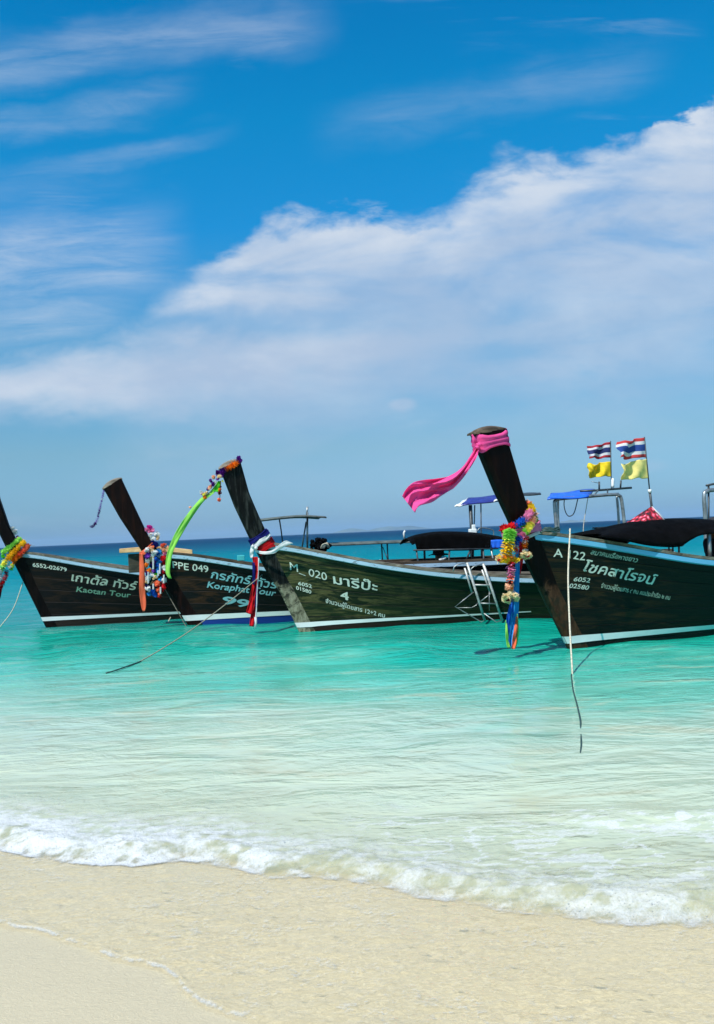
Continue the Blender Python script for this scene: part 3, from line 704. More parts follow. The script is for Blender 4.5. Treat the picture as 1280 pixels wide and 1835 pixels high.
lp([(849, 1061), (816, 1087), (863, 1115), (869, 1111)], .009, 'brace'); lp([(882, 1062), (861, 1078)], .009, 'brace'); lp([(867, 1099), (890, 1115), (899, 1112)], .008, 'brace')
lp([(818, 1089), (845, 1089), (853, 1085), (857, 1080)], .006, 'brace'); lp([(877, 1060), (877, 1094)], .006, 'brace')
for x_, y_, l_ in ((744, 1003, 3),): pass

def person(b, px, py, lat, label, face=0.0, hat=True, scale=1.0):
    """figure sitting cross-legged on the floor boards; px, py = the seat"""
    root = thing('person', b, px, py, lat, label, 'person')
    J = {'pelvis': (0, 0, .02), 'waist': (0, .01, .20), 'chest': (0, .03, .40), 'neck': (0, .02, .53), 'head0': (0, 0, .60), 'head1': (0, -.02, .70), 'head2': (0, 0, .78),
         'shL': (-.17, .03, .48), 'elL': (-.23, -.05, .24), 'wrL': (-.14, -.25, .18), 'shR': (.17, .03, .48), 'elR': (.23, -.05, .24), 'wrR': (.14, -.25, .18),
         'hipL': (-.10, 0, 0), 'knL': (-.27, -.28, .10), 'anL': (-.02, -.40, -.07), 'toL': (.10, -.44, -.09), 'hipR': (.10, 0, 0), 'knR': (.27, -.28, .10), 'anR': (.02, -.50, -.07), 'toR': (-.10, -.54, -.09)}
    R = {'pelvis': .14, 'waist': .125, 'chest': .15, 'neck': .055, 'head0': .075, 'head1': .095, 'head2': .07, 'sh': .065, 'el': .045, 'wr': .03, 'hip': .095, 'kn': .06, 'an': .04, 'to': .03}
    E = [('pelvis', 'waist'), ('waist', 'chest'), ('chest', 'neck'), ('neck', 'head0'), ('head0', 'head1'), ('head1', 'head2'), ('chest', 'shL'), ('shL', 'elL'), ('elL', 'wrL'), ('chest', 'shR'), ('shR', 'elR'), ('elR', 'wrR'),
         ('pelvis', 'hipL'), ('hipL', 'knL'), ('knL', 'anL'), ('anL', 'toL'), ('pelvis', 'hipR'), ('hipR', 'knR'), ('knR', 'anR'), ('anR', 'toR')]
    nm = list(J); vs = [Vector(J[k])*scale for k in nm]; rad = [R.get(k, R.get(k[:-1], .05)) for k in nm]
    es = [(nm.index(a), nm.index(c)) for a, c in E]
    for sd_, wr in ((-1, 'wrL'), (1, 'wrR')):                      # five fingers on each hand
        w0 = vs[nm.index(wr)]; pi = len(vs); vs.append(w0+Vector((0, -.07, -.01))); rad.append(.026); es.append((nm.index(wr), pi))
        for f_ in range(5):
            ox = (-.03+.018*f_) if f_ < 4 else -sd_*.045; ln = (.05, .06, .055, .045, .03)[f_]
            a_ = len(vs); vs.append(w0+Vector((ox, -.10 if f_ < 4 else -.06, -.012))); rad.append(.009); es.append((pi, a_))
            vs.append(w0+Vector((ox, -.10-ln if f_ < 4 else -.09, -.035))); rad.append(.008); es.append((a_, a_+1))
    me = bpy.data.meshes.new('body'); me.from_pydata([tuple(v) for v in vs], es, []); me.update()
    body = bpy.data.objects.new('body', me); COL.objects.link(body)
    md = body.modifiers.new('skin', 'SKIN'); me.skin_vertices[0].data[0].use_root = True
    for i, r_ in enumerate(rad): me.skin_vertices[0].data[i].radius = (r_*scale, r_*scale)
    sb = body.modifiers.new('sub', 'SUBSURF'); sb.levels = 2; sb.render_levels = 2
    dg = bpy.context.evaluated_depsgraph_get(); dg.update(); me2 = bpy.data.meshes.new_from_object(body.evaluated_get(dg)); bpy.data.objects.remove(body)
    body = bpy.data.objects.new('body', me2); COL.objects.link(body)
    me2.materials.clear(); me2.materials.append(M['cloth_dark']); me2.materials.append(M['skin'])
    for pl in me2.polygons:
        z = pl.center.z/scale; x, y = pl.center.x/scale, pl.center.y/scale
        pl.material_index = 1 if (z > .52 or (y < -.2 and z > .1 and abs(x) < .2 and z > .12)) else 0; pl.use_smooth = True
    body.parent = root; root.rotation_euler = (0, 0, b.th+face)
    if hat:
        q_ = MB(); rows = []
        for r_, z_ in ((.21, .70), (.17, .715), (.115, .735), (.11, .80), (.085, .86), (.01, .875)):
            rows.append([Vector((r_*math.cos(a*math.pi/12), r_*1.1*math.sin(a*math.pi/12)-.01, z_+.012*math.sin(a*.8)*(r_ > .15)))*scale for a in range(24)])
        q_.grid(rows, True); q_.build('hat', M['cloth_dark'], root, smooth=True, solid=.006)
    else:
        q_ = MB(); rows = []
        for i in range(7):
            a0 = i/6*1.9; rows.append([Vector((.102*math.sin(a0)*math.cos(a*math.pi/10), .115*math.sin(a0)*math.sin(a*math.pi/10)+.015, .70+.125*math.cos(a0)))*scale for a in range(20)])
        q_.grid(rows, True); q_.build('hair', M['cloth_dark'], root, smooth=True, solid=.01)
    fq = MB()
    fq.puff(Vector((0, -.112, .67))*scale, .016*scale, 1.5, None, .05); fq.puff(Vector((-.098, 0, .67))*scale, .022, 1.3, None, .1); fq.puff(Vector((.098, 0, .67))*scale, .022, 1.3, None, .1)
    fq.build('nose_and_ears', M['skin'], root, smooth=True)
    eq = MB()
    for x_ in (-.035, .035): eq.puff(Vector((x_, -.098, .695))*scale, .010*scale, 1, None, 0)
    eq.tube([Vector((-.025, -.104, .635))*scale, Vector((0, -.110, .632))*scale, Vector((.025, -.104, .635))*scale], .005, 5)
    eq.build('eyes_and_mouth', M['cloth_dark'], root, smooth=True)
    return root
person(b2, 788, 1051, .1, 'seated person in dark clothes and brimmed hat under the low black canopy', 1.1, True, .85)
q = MB()
for k in range(5): q.puff(b2.P(790+k*1.6, 1003-k*.8, -.42), .045, .7, None, .35)
o = free(b2, q, 'white_cloth', M['cloth_white'], smooth=True); tag(o, 'crumpled white cloth on the rail beside the person in the hat', 'cloth')
person(b4, 1286, 1030, -.1, 'dark figure at the right edge under the black canopy of the nearest boat', 1.3, False)

# shaggy black bundle above boat 3's rail
q = MB(); c = b2.P(574, 975, -.1)
for i in range(90):
    v = Vector((random.gauss(0, 1), random.gauss(0, 1), random.gauss(0, 1))).normalized(); r_ = random.uniform(.3, 1)
    q.puff(c+Vector((v.x*.19*r_, v.y*.17*r_, v.z*.14*r_-.02)), random.uniform(.022, .05), random.uniform(.5, 1.2), v, .5)
o = free(b2, q, 'bundle', M['canvas']); tag(o, 'shaggy black bundle showing above the rail of the olive boat', 'bundle')
q = MB(); 
for i in range(7): q.tube(smooth_path([b2.P(575+i, 983, -.28), b2.P(577+i*1.5, 977-i*.8, -.30), b2.P(583+i, 974+i*.5, -.3), b2.P(588+i*.6, 982, -.26)], 3), .007, 5)
o = free(b2, q, 'rope_coil', M['rope'], smooth=True); tag(o, 'loop of pale rope hanging on the shaggy black bundle', 'rope')

# flags
def flag_mat(name, cols):
    m_, t, o_ = mat_new(name); uv = t.new('ShaderNodeTexCoord').outputs['UV']; _, v_, _ = t.xyz(uv)
    cr = t.ramp(v_, [(i/len(cols) if False else p_, c_) for i, (p_, c_) in enumerate(cols)], 'CONSTANT')
    b_ = t.new('ShaderNodeBsdfPrincipled'); b_.inputs['Roughness'].default_value = .8
    n_ = t.noise(uv, 6, 4); cc = t.mix(t.mr(n_, .3, .7, .0, .22), cr, (.2, .2, .2, 1), 'MULTIPLY'); t.put(b_.inputs[0], cc)
    tr = t.new('ShaderNodeBsdfTranslucent'); t.put(tr.inputs[0], cc); mx = t.new('ShaderNodeMixShader'); mx.inputs[0].default_value = .35
    t.l.new(b_.outputs[0], mx.inputs[1]); t.l.new(tr.outputs[0], mx.inputs[2]); t.l.new(mx.outputs[0], o_.inputs[0]); return m_
R_, W_, B2_ = (.50, .02, .035), (.80, .80, .80), (.02, .035, .16)
M['thai'] = flag_mat('striped_flag', [(0, R_), (1/6, W_), (1/3, B2_), (2/3, W_), (5/6, R_)])
R_, B2_ = (.70, .06, .06), (.025, .08, .34)
M['thai2'] = flag_mat('striped_flag_faded', [(0, R_), (1/6, W_), (1/3, B2_), (2/3, W_), (5/6, R_)])
M['yel'] = flag_mat('yellow_flag', [(0, (1.0, .76, .02)), (.5, (1.0, .76, .02))]); M['yel2'] = flag_mat('pale_yellow_flag', [(0, (1.0, .86, .30)), (.5, (1.0, .86, .30))])
def flag(b, root, name, mat, quad, lat, amp, ph, label=None):
    """quad: TL, TR, BR, BL picture points; TR-BR is the hoist on the pole"""
    TL, TR, BR, BL = [b.P(px, py, lat) for px, py in quad]; n, m_ = 26, 16; rows = []; uv = []
    for i in range(n+1):
        k = i/n; r_ = []
        for j in range(m_+1):
            l = j/m_; p = (TL*(1-k)+TR*k)*(1-l)+(BL*(1-k)+BR*k)*l
            a = amp*(1-k)**.6
            p = p+Vector((0.012*(1-k)*math.sin(l*9+ph), a*math.sin(9*k+3.2*l+ph)+a*.5*math.sin(17*k-6*l+ph*2), a*.35*math.sin(8*k+ph)+a*.25*math.sin(15*k+ph*3+2*l)))
            r_.append(p); uv.append((k, 1-l))
        rows.append(r_)
    mb = MB(); mb.grid(rows); mb.uv = uv; return child(b, mb, root, name, mat, label, smooth=True, solid=.003)
f1 = thing('flagpole', b2, 1096, 876, 0, 'thin flagpole with striped and yellow flags over the blue awning', 'flagpole', 'flagpoles with striped and yellow flags')
q = MB(); q.tube([b2.P(1096, 878, 0), b2.P(1094.5, 790, 0)], .010, 7); child(b2, q, f1, 'pole', M['darksteel'], smooth=True)
flag(b2, f1, 'striped_flag', M['thai'], [(1053, 801), (1093.5, 792), (1094.5, 820), (1056, 822)], 0, .045, .6)
flag(b2, f1, 'yellow_flag', M['yel'], [(1054, 832), (1094.5, 827), (1095, 854), (1053, 855)], 0, .06, 2.2, 'plain yellow flag hanging under the striped one')
f2 = thing('flagpole', b4, 1168, 930, 0, 'taller flagpole with faded striped and pale yellow flags above the floral red cloth', 'flagpole', 'flagpoles with striped and yellow flags')
q = MB(); q.tube([b4.P(1170, 935, 0), b4.P(1168, 908, 0), b4.P(1164.5, 880, 0)], .017, 8); q.tube([b4.P(1164.5, 880, 0), b4.P(1155, 783, 0)], .009, 7); child(b4, q, f2, 'pole', M['darksteel'], smooth=True)
q = MB(); q.tube([b4.P(1165, 883, 0), b4.P(1164.3, 877, 0)], .025, 8); child(b4, q, f2, 'pole_joint', M['white'], smooth=True)
flag(b4, f2, 'striped_flag', M['thai2'], [(1109, 792), (1155, 784), (1158.5, 820), (1109, 822)], 0, .04, 1.4)
flag(b4, f2, 'yellow_flag', M['yel2'], [(1113, 831), (1159, 822), (1162.5, 857), (1114, 859)], 0, .035, 3.1, 'pale yellow flag hanging under the striped one')
m_, t, o_ = mat_new('floral_cloth'); ob = t.new('ShaderNodeTexCoord').outputs['Object']; b_ = t.new('ShaderNodeBsdfPrincipled'); b_.inputs['Roughness'].default_value = .8
vo = t.new('ShaderNodeTexVoronoi'); t.put(vo.inputs['Vector'], ob); vo.inputs['Scale'].default_value = 16
t.put(b_.inputs[0], t.ramp(vo.outputs['Distance'], [(.0, (.85, .45, .5)), (.28, (.8, .1, .18)), (.45, (.45, .01, .02)), (.7, (.03, .005, .01))])); t.l.new(b_.outputs[0], o_.inputs[0]); M['floral'] = m_
tri = thing('floral_cloth', b4, 1168, 930, -.1, 'red floral cloth draped as a peak at the foot of the taller flagpole', 'cloth')
ap = b4.P(1168, 908, -.02); la = b4.P(1152, 937, -.15); ra = b4.P(1191, 934, -.15); lb = la+Vector((0, .35, 0)); rb_ = ra+Vector((0, .35, 0))
q = MB()
for (a, c) in ((la, ra), (ra, rb_), (rb_, lb), (lb, la)):
    rows = [[ap.lerp(a, i/6).lerp(ap.lerp(c, i/6), j/6)+Vector((0, .012*math.sin(j*2+i), .006*math.sin(j*3))) for j in range(7)] for i in range(7)]
    q.grid(rows)
child(b4, q, tri, 'drape', M['floral'], smooth=True, solid=.004)
q = MB(); q.tube([ap, ap.lerp(ra, .5)+Vector((0, -.01, .006)), ra+Vector((0, -.01, 0))], .011, 6); child(b4, q, tri, 'hem', M['c_white'], smooth=True)

# cloth grid between two picture outlines
def cloth(b, root, name, mat, A, B, lat, amp=.02, folds=5, n=40, m_=14, label=None, tuck=0.0, latf=None, ph=0.0):
    def res(pts, k):
        P = smooth_path([Vector((x, y, 0)) for x, y in pts], 6); L = [0]
        for i in range(1, len(P)): L.append(L[-1]+(P[i]-P[i-1]).length)
        out = []
        for i in range(k+1):
            s_ = L[-1]*i/k; j = min(max(int(np.searchsorted(L, s_)), 1), len(P)-1); f_ = (s_-L[j-1])/max(1e-6, L[j]-L[j-1]); out.append(P[j-1].lerp(P[j], f_))
        return out
    a = res(A, n); c = res(B, n); rows = []
    for i in range(n+1):
        r_ = []; k = i/n
        for j in range(m_+1):
            l = j/m_; q_ = a[i].lerp(c[i], l); wv = math.sin(l*math.pi*folds+1.3*math.sin(k*5+ph)+ph)
            lt = lat if latf is None else latf(k)
            cr = abs(math.sin(l*math.pi*folds*.5+k*3.1+ph+1.2*math.sin(k*7+l*3)))**.6+.5*abs(math.sin(l*9-k*11+ph*2))**.7-.8
            r_.append(b.P(q_.x, q_.y, lt+amp*min(1, .25+k*2)*(.45*wv+.9*cr)+amp*.9*math.sin(k*9+l*2+ph)))
        rows.append(r_)
    mb = MB(); mb.grid(rows); return child(b, mb, root, name, mat, label, smooth=True, solid=.003)
def loop_pts(b, A, B, latc, n=28):
    """closed oval around the prow from picture point A (front) to B (back)"""
    a = b.P(A[0], A[1], 0); c = b.P(B[0], B[1], 0); mid = (a+c)/2; h = (c-a)/2; out = []
    for i in range(n):
        an = 2*math.pi*i/n; cx, sy = math.cos(an), math.sin(an)
        e_ = .55; out.append(mid + h*(abs(cx)**e_*(1 if cx > 0 else -1)) + Vector((0, latc*(abs(sy)**e_)*(-1 if sy > 0 else 1), 0)))
    return out
def wrap(b, root, name, mat, A, B, latc, width, label=None, folds=3, amp=.008):
    L = loop_pts(b, A, B, latc); a = b.P(A[0], A[1], 0); c = b.P(B[0], B[1], 0); ax = (c-a).normalized(); wd = Vector((-ax.z, 0, ax.x))
    rows = []
    for l in range(9):
        k = l/8-.5; rows.append([p+wd*(width*k*(1+.25*math.sin(i*.7)))+Vector((0, -(amp*math.sin(l*folds)+.004) if p.y < 0 else amp*math.sin(l*folds), 0)) for i, p in enumerate(L)])
    mb = MB(); mb.grid(rows, True); return child(b, mb, root, name, mat, label, smooth=True, solid=.004)
def chain(b, root, pts, r, cols, step=None, disc=.55, jitter=.25, name='flower_string'):
    """flowers threaded along local points; cols = list of (colour, share)"""
    P = smooth_path(pts, 6); L = [0]
    for i in range(1, len(P)): L.append(L[-1]+(P[i]-P[i-1]).length)
    tot_ = sum(c[1] for c in cols); step = step or r*.34; n = max(2, int(L[-1]/step)); per = {}
    for i in range(n+1):
        s_ = L[-1]*i/n; j = min(max(int(np.searchsorted(L, s_)), 1), len(P)-1); f_ = (s_-L[j-1])/max(1e-6, L[j]-L[j-1]); p = P[j-1].lerp(P[j], f_); ax = (P[j]-P[j-1]).normalized()
        acc = 0; nm = cols[-1][0]
        for c_, sh in cols:
            acc += sh/tot_
            if i/n <= acc+1e-6: nm = c_; break
        per.setdefault(nm, MB()).flower(p+Vector((random.uniform(-1, 1), random.uniform(-1, 1), random.uniform(-1, 1)))*r*jitter*.5, r*random.uniform(.92, 1.25), (ax+Vector((random.uniform(-.3, .3), random.uniform(-.3, .3), random.uniform(-.3, .3)))).normalized(), 2)
    for c_, mb in per.items(): child(b, mb, root, name, M['f_'+c_])
def clump(b, root, items, name='flower_cluster'):
    per = {}
    for c_, px, py, lat, r in items: per.setdefault(c_, []).append((px, py, lat, r))
    for c_, L in per.items():
        mb = MB()
        for px, py, lat, r in L:
            p = b.P(px, py, lat)
            for _ in range(9): mb.flower(p+Vector((random.uniform(-1, 1), random.uniform(-.6, .6), random.uniform(-1, 1)))*r*.6, r*random.uniform(.6, 1.0), None, 2)
        child(b, mb, root, name, M['f_'+c_])
D = 'decorations tied round the prows'
# boat 4: pink scarf
sc = thing('scarf', b4, 858, 796, -.14, 'hot pink scarf knotted round the tallest prow and blowing to the left', 'scarf', D)
wrap(b4, sc, 'band', M['c_pink'], (851, 797), (906, 785), .128, .19, None, 2.2, .012)
cloth(b4, sc, 'front_fold', M['c_pink'], [(845, 780), (848, 792), (857, 798)], [(847, 778), (856, 790), (866, 798)], -.13, .008, 2, 12, 6)
cloth(b4, sc, 'tail', M['c_pink'], [(854, 796), (843, 817), (828, 838), (805, 853), (780, 858), (760, 860), (740, 865), (727, 878), (721, 889)],
      [(861, 802), (853, 822), (832, 854), (814, 874), (808, 878), (790, 889), (774, 900), (751, 907), (744, 919)], -.14, .075, 4, 90, 30, None, ph=.4)
q = MB(); q.puff(b4.P(859, 797, -.16), .042, .8, None, .18); q.puff(b4.P(856, 801, -.15), .03, 1, None, .18); child(b4, q, sc, 'knot', M['c_pink'], smooth=True)
# boat 4: garland
g4 = thing('flower_garland', b4, 925, 945, -.15, 'thick rainbow flower garland wrapped round the tallest prow with yellow tassels', 'garland', D)
def PP(b, L): return [b.P(*p) for p in L]
chain(b4, g4, PP(b4, [(903, 948, -.02), (912, 945, -.15), (930, 938, -.17), (945, 925, -.17), (953, 912, -.1), (946, 903, .02)]), .055, [('red', 4), ('blue', 3), ('rose', 3), ('yellow', 3), ('peach', 1)])
chain(b4, g4, PP(b4, [(941, 903, .0), (955, 918, .06), (960, 935, .04), (958, 955, -.1)]), .055, [('coral', 2), ('sky', 1), ('peach', 3), ('rose', 2)])
chain(b4, g4, PP(b4, [(957, 930, -.15), (948, 945, -.2), (940, 955, -.21), (930, 965, -.21), (924, 975, -.2)]), .05, [('peach', 2), ('lemon', 2), ('lime', 1), ('rose', 1), ('blue', 2)])
for dx_ in (-4, 5): chain(b4, g4, PP(b4, [(913+dx_, 952, -.2), (911+dx_, 968, -.23), (909+dx_, 985, -.23), (908+dx_*1.2, 1000, -.22)]), .060, [('lime', 3), ('lemon', 1), ('yellow', 4), ('orange', 1)])
clump(b4, g4, [('yellow', 898+i*6, 1003-(i % 2)*2, -.22, .05) for i in range(5)]+[('white', 899+i*7, 996, -.23, .026) for i in range(4)]+[('cream', 894, 1003, -.22, .045), ('red', 894, 1004, -.26, .022)])
chain(b4, g4, PP(b4, [(916, 1008, -.22), (916, 1025, -.23), (914, 1045, -.22)]), .058, [('red', 1), ('rose', 4), ('coral', 1), ('maroon', 1)])
clump(b4, g4, [('peach', 913, 1053, -.22, .05), ('orange', 917, 1052, -.22, .03), ('cream', 916, 1060, -.22, .035)])
for i in range(11):
    an = i/11*2*math.pi; clump(b4, g4, [('cream', 915+12*math.cos(an), 1071+5*math.sin(an), -.22+.08*math.sin(an), .036)], 'tassel')
clump(b4, g4, [('red', 918, 1070, -.27, .026), ('maroon', 911, 1075, -.27, .022)], 'tassel_heart')
chain(b4, g4, PP(b4, [(926, 958, -.18), (925, 975, -.2), (925, 990, -.2)]), .040, [('rose', 1), ('blue', 2), ('white', 2), ('coral', 2)])
chain(b4, g4, PP(b4, [(942, 962, -.2), (941, 972, -.2), (940, 980, -.2)]), .042, [('red', 1), ('white', 1), ('orange', 2)])
clump(b4, g4, [('white', 939, 987, -.2, .02), ('white', 944, 987, -.2, .02)])
for i in range(7):
    an = i/7*2*math.pi; clump(b4, g4, [('cream', 943+7*math.cos(an), 995+4*math.sin(an), -.2+.05*math.sin(an), .032)], 'tassel')
clump(b4, g4, [('red', 945, 996, -.24, .025)], 'tassel_heart')
# boat 4: cloth wraps and long ribbons
r4 = thing('ribbon_bundle', b4, 925, 1000, -.14, 'long blue, red, orange and green ribbons hanging from the tallest prow to the water', 'ribbons', D)
wrap(b4, r4, 'red_wrap', M['c_rose'], (905, 958), (963, 942), .14, .12)
wrap(b4, r4, 'white_wrap', M['c_white'], (912, 972), (964, 950), .135, .05); wrap(b4, r4, 'green_wrap', M['c_green'], (904, 950), (958, 930), .12, .05)
wrap(b4, r4, 'dark_wrap', M['c_maroon'], (908, 966), (964, 947), .130, .05)
cloth(b4, r4, 'blue_ribbon', M['c_sky'], [(925, 985), (922, 1040), (917, 1090), (914, 1130), (913, 1150), (916, 1160)], [(933, 985), (931, 1040), (930, 1090), (927, 1130), (921, 1150), (918, 1160)], -.16, .02, 3)
cloth(b4, r4, 'navy_ribbon', M['c_blue'], [(922, 1040), (914, 1080), (908, 1110), (908, 1130), (913, 1155)], [(928, 1040), (924, 1080), (919, 1110), (915, 1130), (914, 1155)], -.155, .015, 3)
cloth(b4, r4, 'red_ribbon', M['c_red'], [(930, 965), (930, 1000), (929, 1030)], [(936, 965), (938, 1000), (933, 1028)], -.15, .012, 2, 20, 6)
cloth(b4, r4, 'orange_ribbon', M['c_coral'], [(925, 1105), (921, 1130), (918, 1150), (917, 1163)], [(928, 1105), (928, 1130), (926, 1150), (923, 1163)], -.18, .012, 2, 24, 8)
cloth(b4, r4, 'lime_ribbon', M['c_lime'], [(927, 1100), (927, 1130), (925, 1150), (923, 1160)], [(928, 1100), (930, 1130), (928, 1150), (925, 1160)], -.17, .008, 1, 20, 4)
cloth(b4, r4, 'lime_ribbon', M['c_lime'], [(906, 1112), (906, 1135), (908, 1155), (910, 1161)], [(908, 1112), (911, 1135), (914, 1155), (914, 1161)], -.16, .008, 1, 20, 5)
# boat 3: tricolour ribbons
r3 = thing('ribbon_bundle', b3, 455, 985, -.14, 'navy, white and red ribbons tied round the black prow of the olive boat', 'ribbons', D)
wrap(b3, r3, 'navy_wrap', M['c_navy'], (448, 974), (481, 952), .125, .10, None, 2, .01); wrap(b3, r3, 'white_wrap', M['c_white'], (452, 982), (484, 962), .135, .06)
wrap(b3, r3, 'red_wrap', M['c_red'], (462, 988), (492, 970), .14, .15, None, 2.5, .012)
cloth(b3, r3, 'white_sash', M['c_white'], [(452, 976), (462, 968), (474, 962), (483, 955)], [(455, 986), (466, 977), (477, 969), (485, 959)], -.17, .008, 2, 16, 6)
cloth(b3, r3, 'navy_sash', M['c_navy'], [(448, 972), (462, 962), (475, 955), (480, 948)], [(450, 980), (464, 968), (477, 961), (484, 955)], -.165, .008, 2, 16, 6)
cloth(b3, r3, 'white_loop', M['c_white'], [(456, 984), (470, 988), (488, 986), (502, 975), (512, 969), (522, 972)], [(458, 989), (470, 993), (490, 992), (506, 982), (516, 977), (526, 974)], -.22, .01, 3, 40, 6, latf=lambda k: -.17-.22*k)
q = MB(); q.puff(b3.P(459, 982, -.20), .036, .8, None, .15); q.puff(b3.P(453, 979, -.19), .03, .8, None, .15); child(b3, q, r3, 'knot', M['c_white'], smooth=True)
cloth(b3, r3, 'white_tail', M['c_white'], [(450, 978), (448, 990), (449, 1000)], [(456, 980), (455, 990), (453, 1000)], -.18, .01, 2, 12, 5)
cloth(b3, r3, 'red_tail', M['c_red'], [(452, 998), (455, 1020), (452, 1050), (446, 1080), (441, 1098)], [(462, 998), (463, 1020), (460, 1050), (457, 1080), (452, 1102)], -.19, .018, 3)
cloth(b3, r3, 'red_tail', M['c_red'], [(459, 1010), (456, 1050), (451, 1090), (447, 1122)], [(465, 1010), (462, 1050), (459, 1090), (455, 1123)], -.17, .014, 3)
cloth(b3, r3, 'navy_tail', M['c_navy'], [(452, 1008), (453, 1030), (452, 1046)], [(457, 1008), (458, 1030), (456, 1048)], -.215, .008, 2, 16, 5)
cloth(b3, r3, 'navy_tail', M['c_navy'], [(460, 1040), (458, 1070), (457, 1088)], [(463, 1040), (463, 1070), (461, 1090)], -.20, .006, 2, 16, 5)
q = MB(); q.tube(smooth_path(PP(b3, [(464, 1000, -.2), (463, 1030, -.2), (461, 1060, -.2), (460, 1090, -.2), (458, 1108, -.2)]), 4), .010, 6); q.tube(PP(b3, [(458, 1106, -.2), (459, 1116, -.2), (457, 1128, -.2)]), [.022, .02, .008], 6); child(b3, q, r3, 'white_cord', M['c_white'], smooth=True)
# boat 3: prow-top flowers and long green ribbon
g3 = thing('flower_garland', b3, 410, 840, -.1, 'orange and purple flower garland round the top of the black prow, with a hanging tassel', 'garland', D)
chain(b3, g3, PP(b3, [(398, 845, -.13), (410, 838, -.15), (422, 831, -.15), (430, 825, -.12)]), .058, [('purple', 1.6), ('orange', 5), ('purple', 1.4)], None, .5)
chain(b3, g3, PP(b3, [(430, 825, .1), (415, 828, .14), (400, 840, .13)]), .05, [('purple', 1), ('white', 3), ('purple', 1)])
clump(b3, g3, [('purple', 392, 846, -.1, .06), ('purple', 398, 850, -.12, .05), ('purple', 429, 823, -.1, .05), ('peach', 384, 855, -.12, .036), ('cream', 393, 854, -.16, .04), ('violet', 391, 858, -.16, .03), ('lemon', 399, 862, -.16, .018), ('white', 386, 865, -.15, .03),
               ('purple', 382, 867, -.14, .04), ('purple', 379, 862, -.12, .03), ('peach', 377, 873, -.13, .036), ('purple', 373, 876, -.12, .032), ('cream', 369, 883, -.13, .034), ('white', 361, 882, -.12, .03), ('rose', 362, 885, -.12, .026), ('orange', 366, 890, -.13, .032), ('orange', 369, 893, -.13, .018), ('lemon', 365, 887, -.14, .026), ('purple', 374, 886, -.1, .03),
               ('peach', 341, 909, -.12, .024), ('coral', 346, 918, -.12, .018), ('maroon', 355, 907, -.1, .022), ('maroon', 362, 899, -.1, .022)])
clump(b3, g3, [('maroon', 395, 873, -.15, .018), ('orange', 394, 878, -.15, .030), ('maroon', 394, 884, -.15, .034), ('coral', 393.5, 896, -.15, .036)], 'tassel')
q = MB(); q.tube(PP(b3, [(396, 862, -.15), (394, 895, -.15)]), .006, 5); child(b3, q, g3, 'string', M['f_maroon'])
gr = thing('ribbon', b3, 365, 893, -.12, 'long lime green ribbon streaming left and down from the top of the black prow', 'ribbon', D)
cloth(b3, gr, 'streamer', M['c_lime'], [(391, 862), (376, 882), (361, 892), (340, 916), (318, 948), (304, 978), (298, 1000), (297, 1025), (302, 1036)],
      [(396, 868), (383, 884), (366, 898), (348, 922), (326, 958), (312, 985), (307, 1005), (305, 1025), (308, 1037)], -.12, .018, 2, 70, 8, ph=1.0)
cloth(b3, gr, 'streamer_tail', M['c_green'], [(391, 862), (386, 872), (381, 880)], [(396, 862), (396, 872), (391, 882)], -.14, .008, 2, 12, 5)
# boat 2: colourful cluster, coral ribbon, purple string
g2 = thing('flower_garland', b2, 275, 1000, -.16, 'dense multicoloured flower clusters hanging from the dark red prow', 'garland', D)
items = [('magenta', 268, 946, .0, .05), ('rose', 264, 951, -.05, .045), ('rose', 273, 951, -.03, .045), ('white', 269, 959, -.06, .05), ('white', 281, 958, -.04, .05), ('white', 274, 965, -.08, .045), ('cream', 283, 964, -.05, .04), ('navy', 276, 974, -.15, .06), ('navy', 280, 979, -.15, .045), ('coral', 293, 977, -.1, .045), ('peach', 299, 982, -.08, .04)]
clump(b2, g2, items)
pal = ['white', 'purple', 'blue', 'violet', 'sky', 'orange', 'white', 'red', 'navy', 'cream', 'coral', 'blue', 'white', 'rose']
grid_cols = [['white', 'cream', 'sky', 'peach'], ['violet', 'white', 'blue', 'rose'], ['purple', 'cream', 'blue', 'red'], ['white', 'violet', 'sky', 'red'], ['orange', 'navy', 'blue', 'white'], ['orange', 'violet', 'sky', 'red'], ['purple', 'white', 'green', 'maroon'], ['white', 'cream', 'sky', 'white'], ['cream', 'peach', 'coral', 'red'], ['navy', 'navy', 'red', 'red'], ['white', 'blue', 'coral', 'red'], ['sky', 'blue', 'red', 'coral']]
its = []
for i, row in enumerate(grid_cols):
    for j, c_ in enumerate(row):
        x = 263+j*10+random.uniform(-2.5, 2.5)+(2 if i % 2 else 0); y = 985+i*7.2+j*.8+random.uniform(-2, 2)
        if i > 8 and j == 3 and i > 9: x -= 6
        its.append((c_, x, y, -.17-.05*random.random(), random.uniform(.036, .052)))
clump(b2, g2, its)
for x, y0, y1 in ((275, 1000, 1020), (284, 1022, 1032), (287, 1010, 1028), (294, 1030, 1045), (266, 1025, 1045), (275, 1046, 1056), (288, 1052, 1064)):
    q = MB(); q.tube(PP(b2, [(x, y0, -.24), (x, y1, -.24)]), .014, 5); child(b2, q, g2, 'string', M['f_white'])
c2 = thing('ribbon', b2, 255, 990, -.18, 'coral orange ribbon hanging flat beside the multicoloured flower clusters', 'ribbon', D)
cloth(b2, c2, 'upper_fold', M['c_coral'], [(250, 990), (262, 982), (273, 972)], [(256, 996), (268, 990), (277, 980)], -.19, .012, 2, 14, 6)
cloth(b2, c2, 'tail', M['c_coral'], [(250, 991), (250, 1020), (250, 1060), (253, 1085), (256, 1096)], [(256, 991), (259, 1020), (261, 1060), (262, 1085), (260, 1095)], -.20, .014, 2, 36, 6)
s2 = thing('flower_string', b2, 186, 878, 0, 'thin purple flower string blowing from the tip of the dark red prow', 'garland', D)
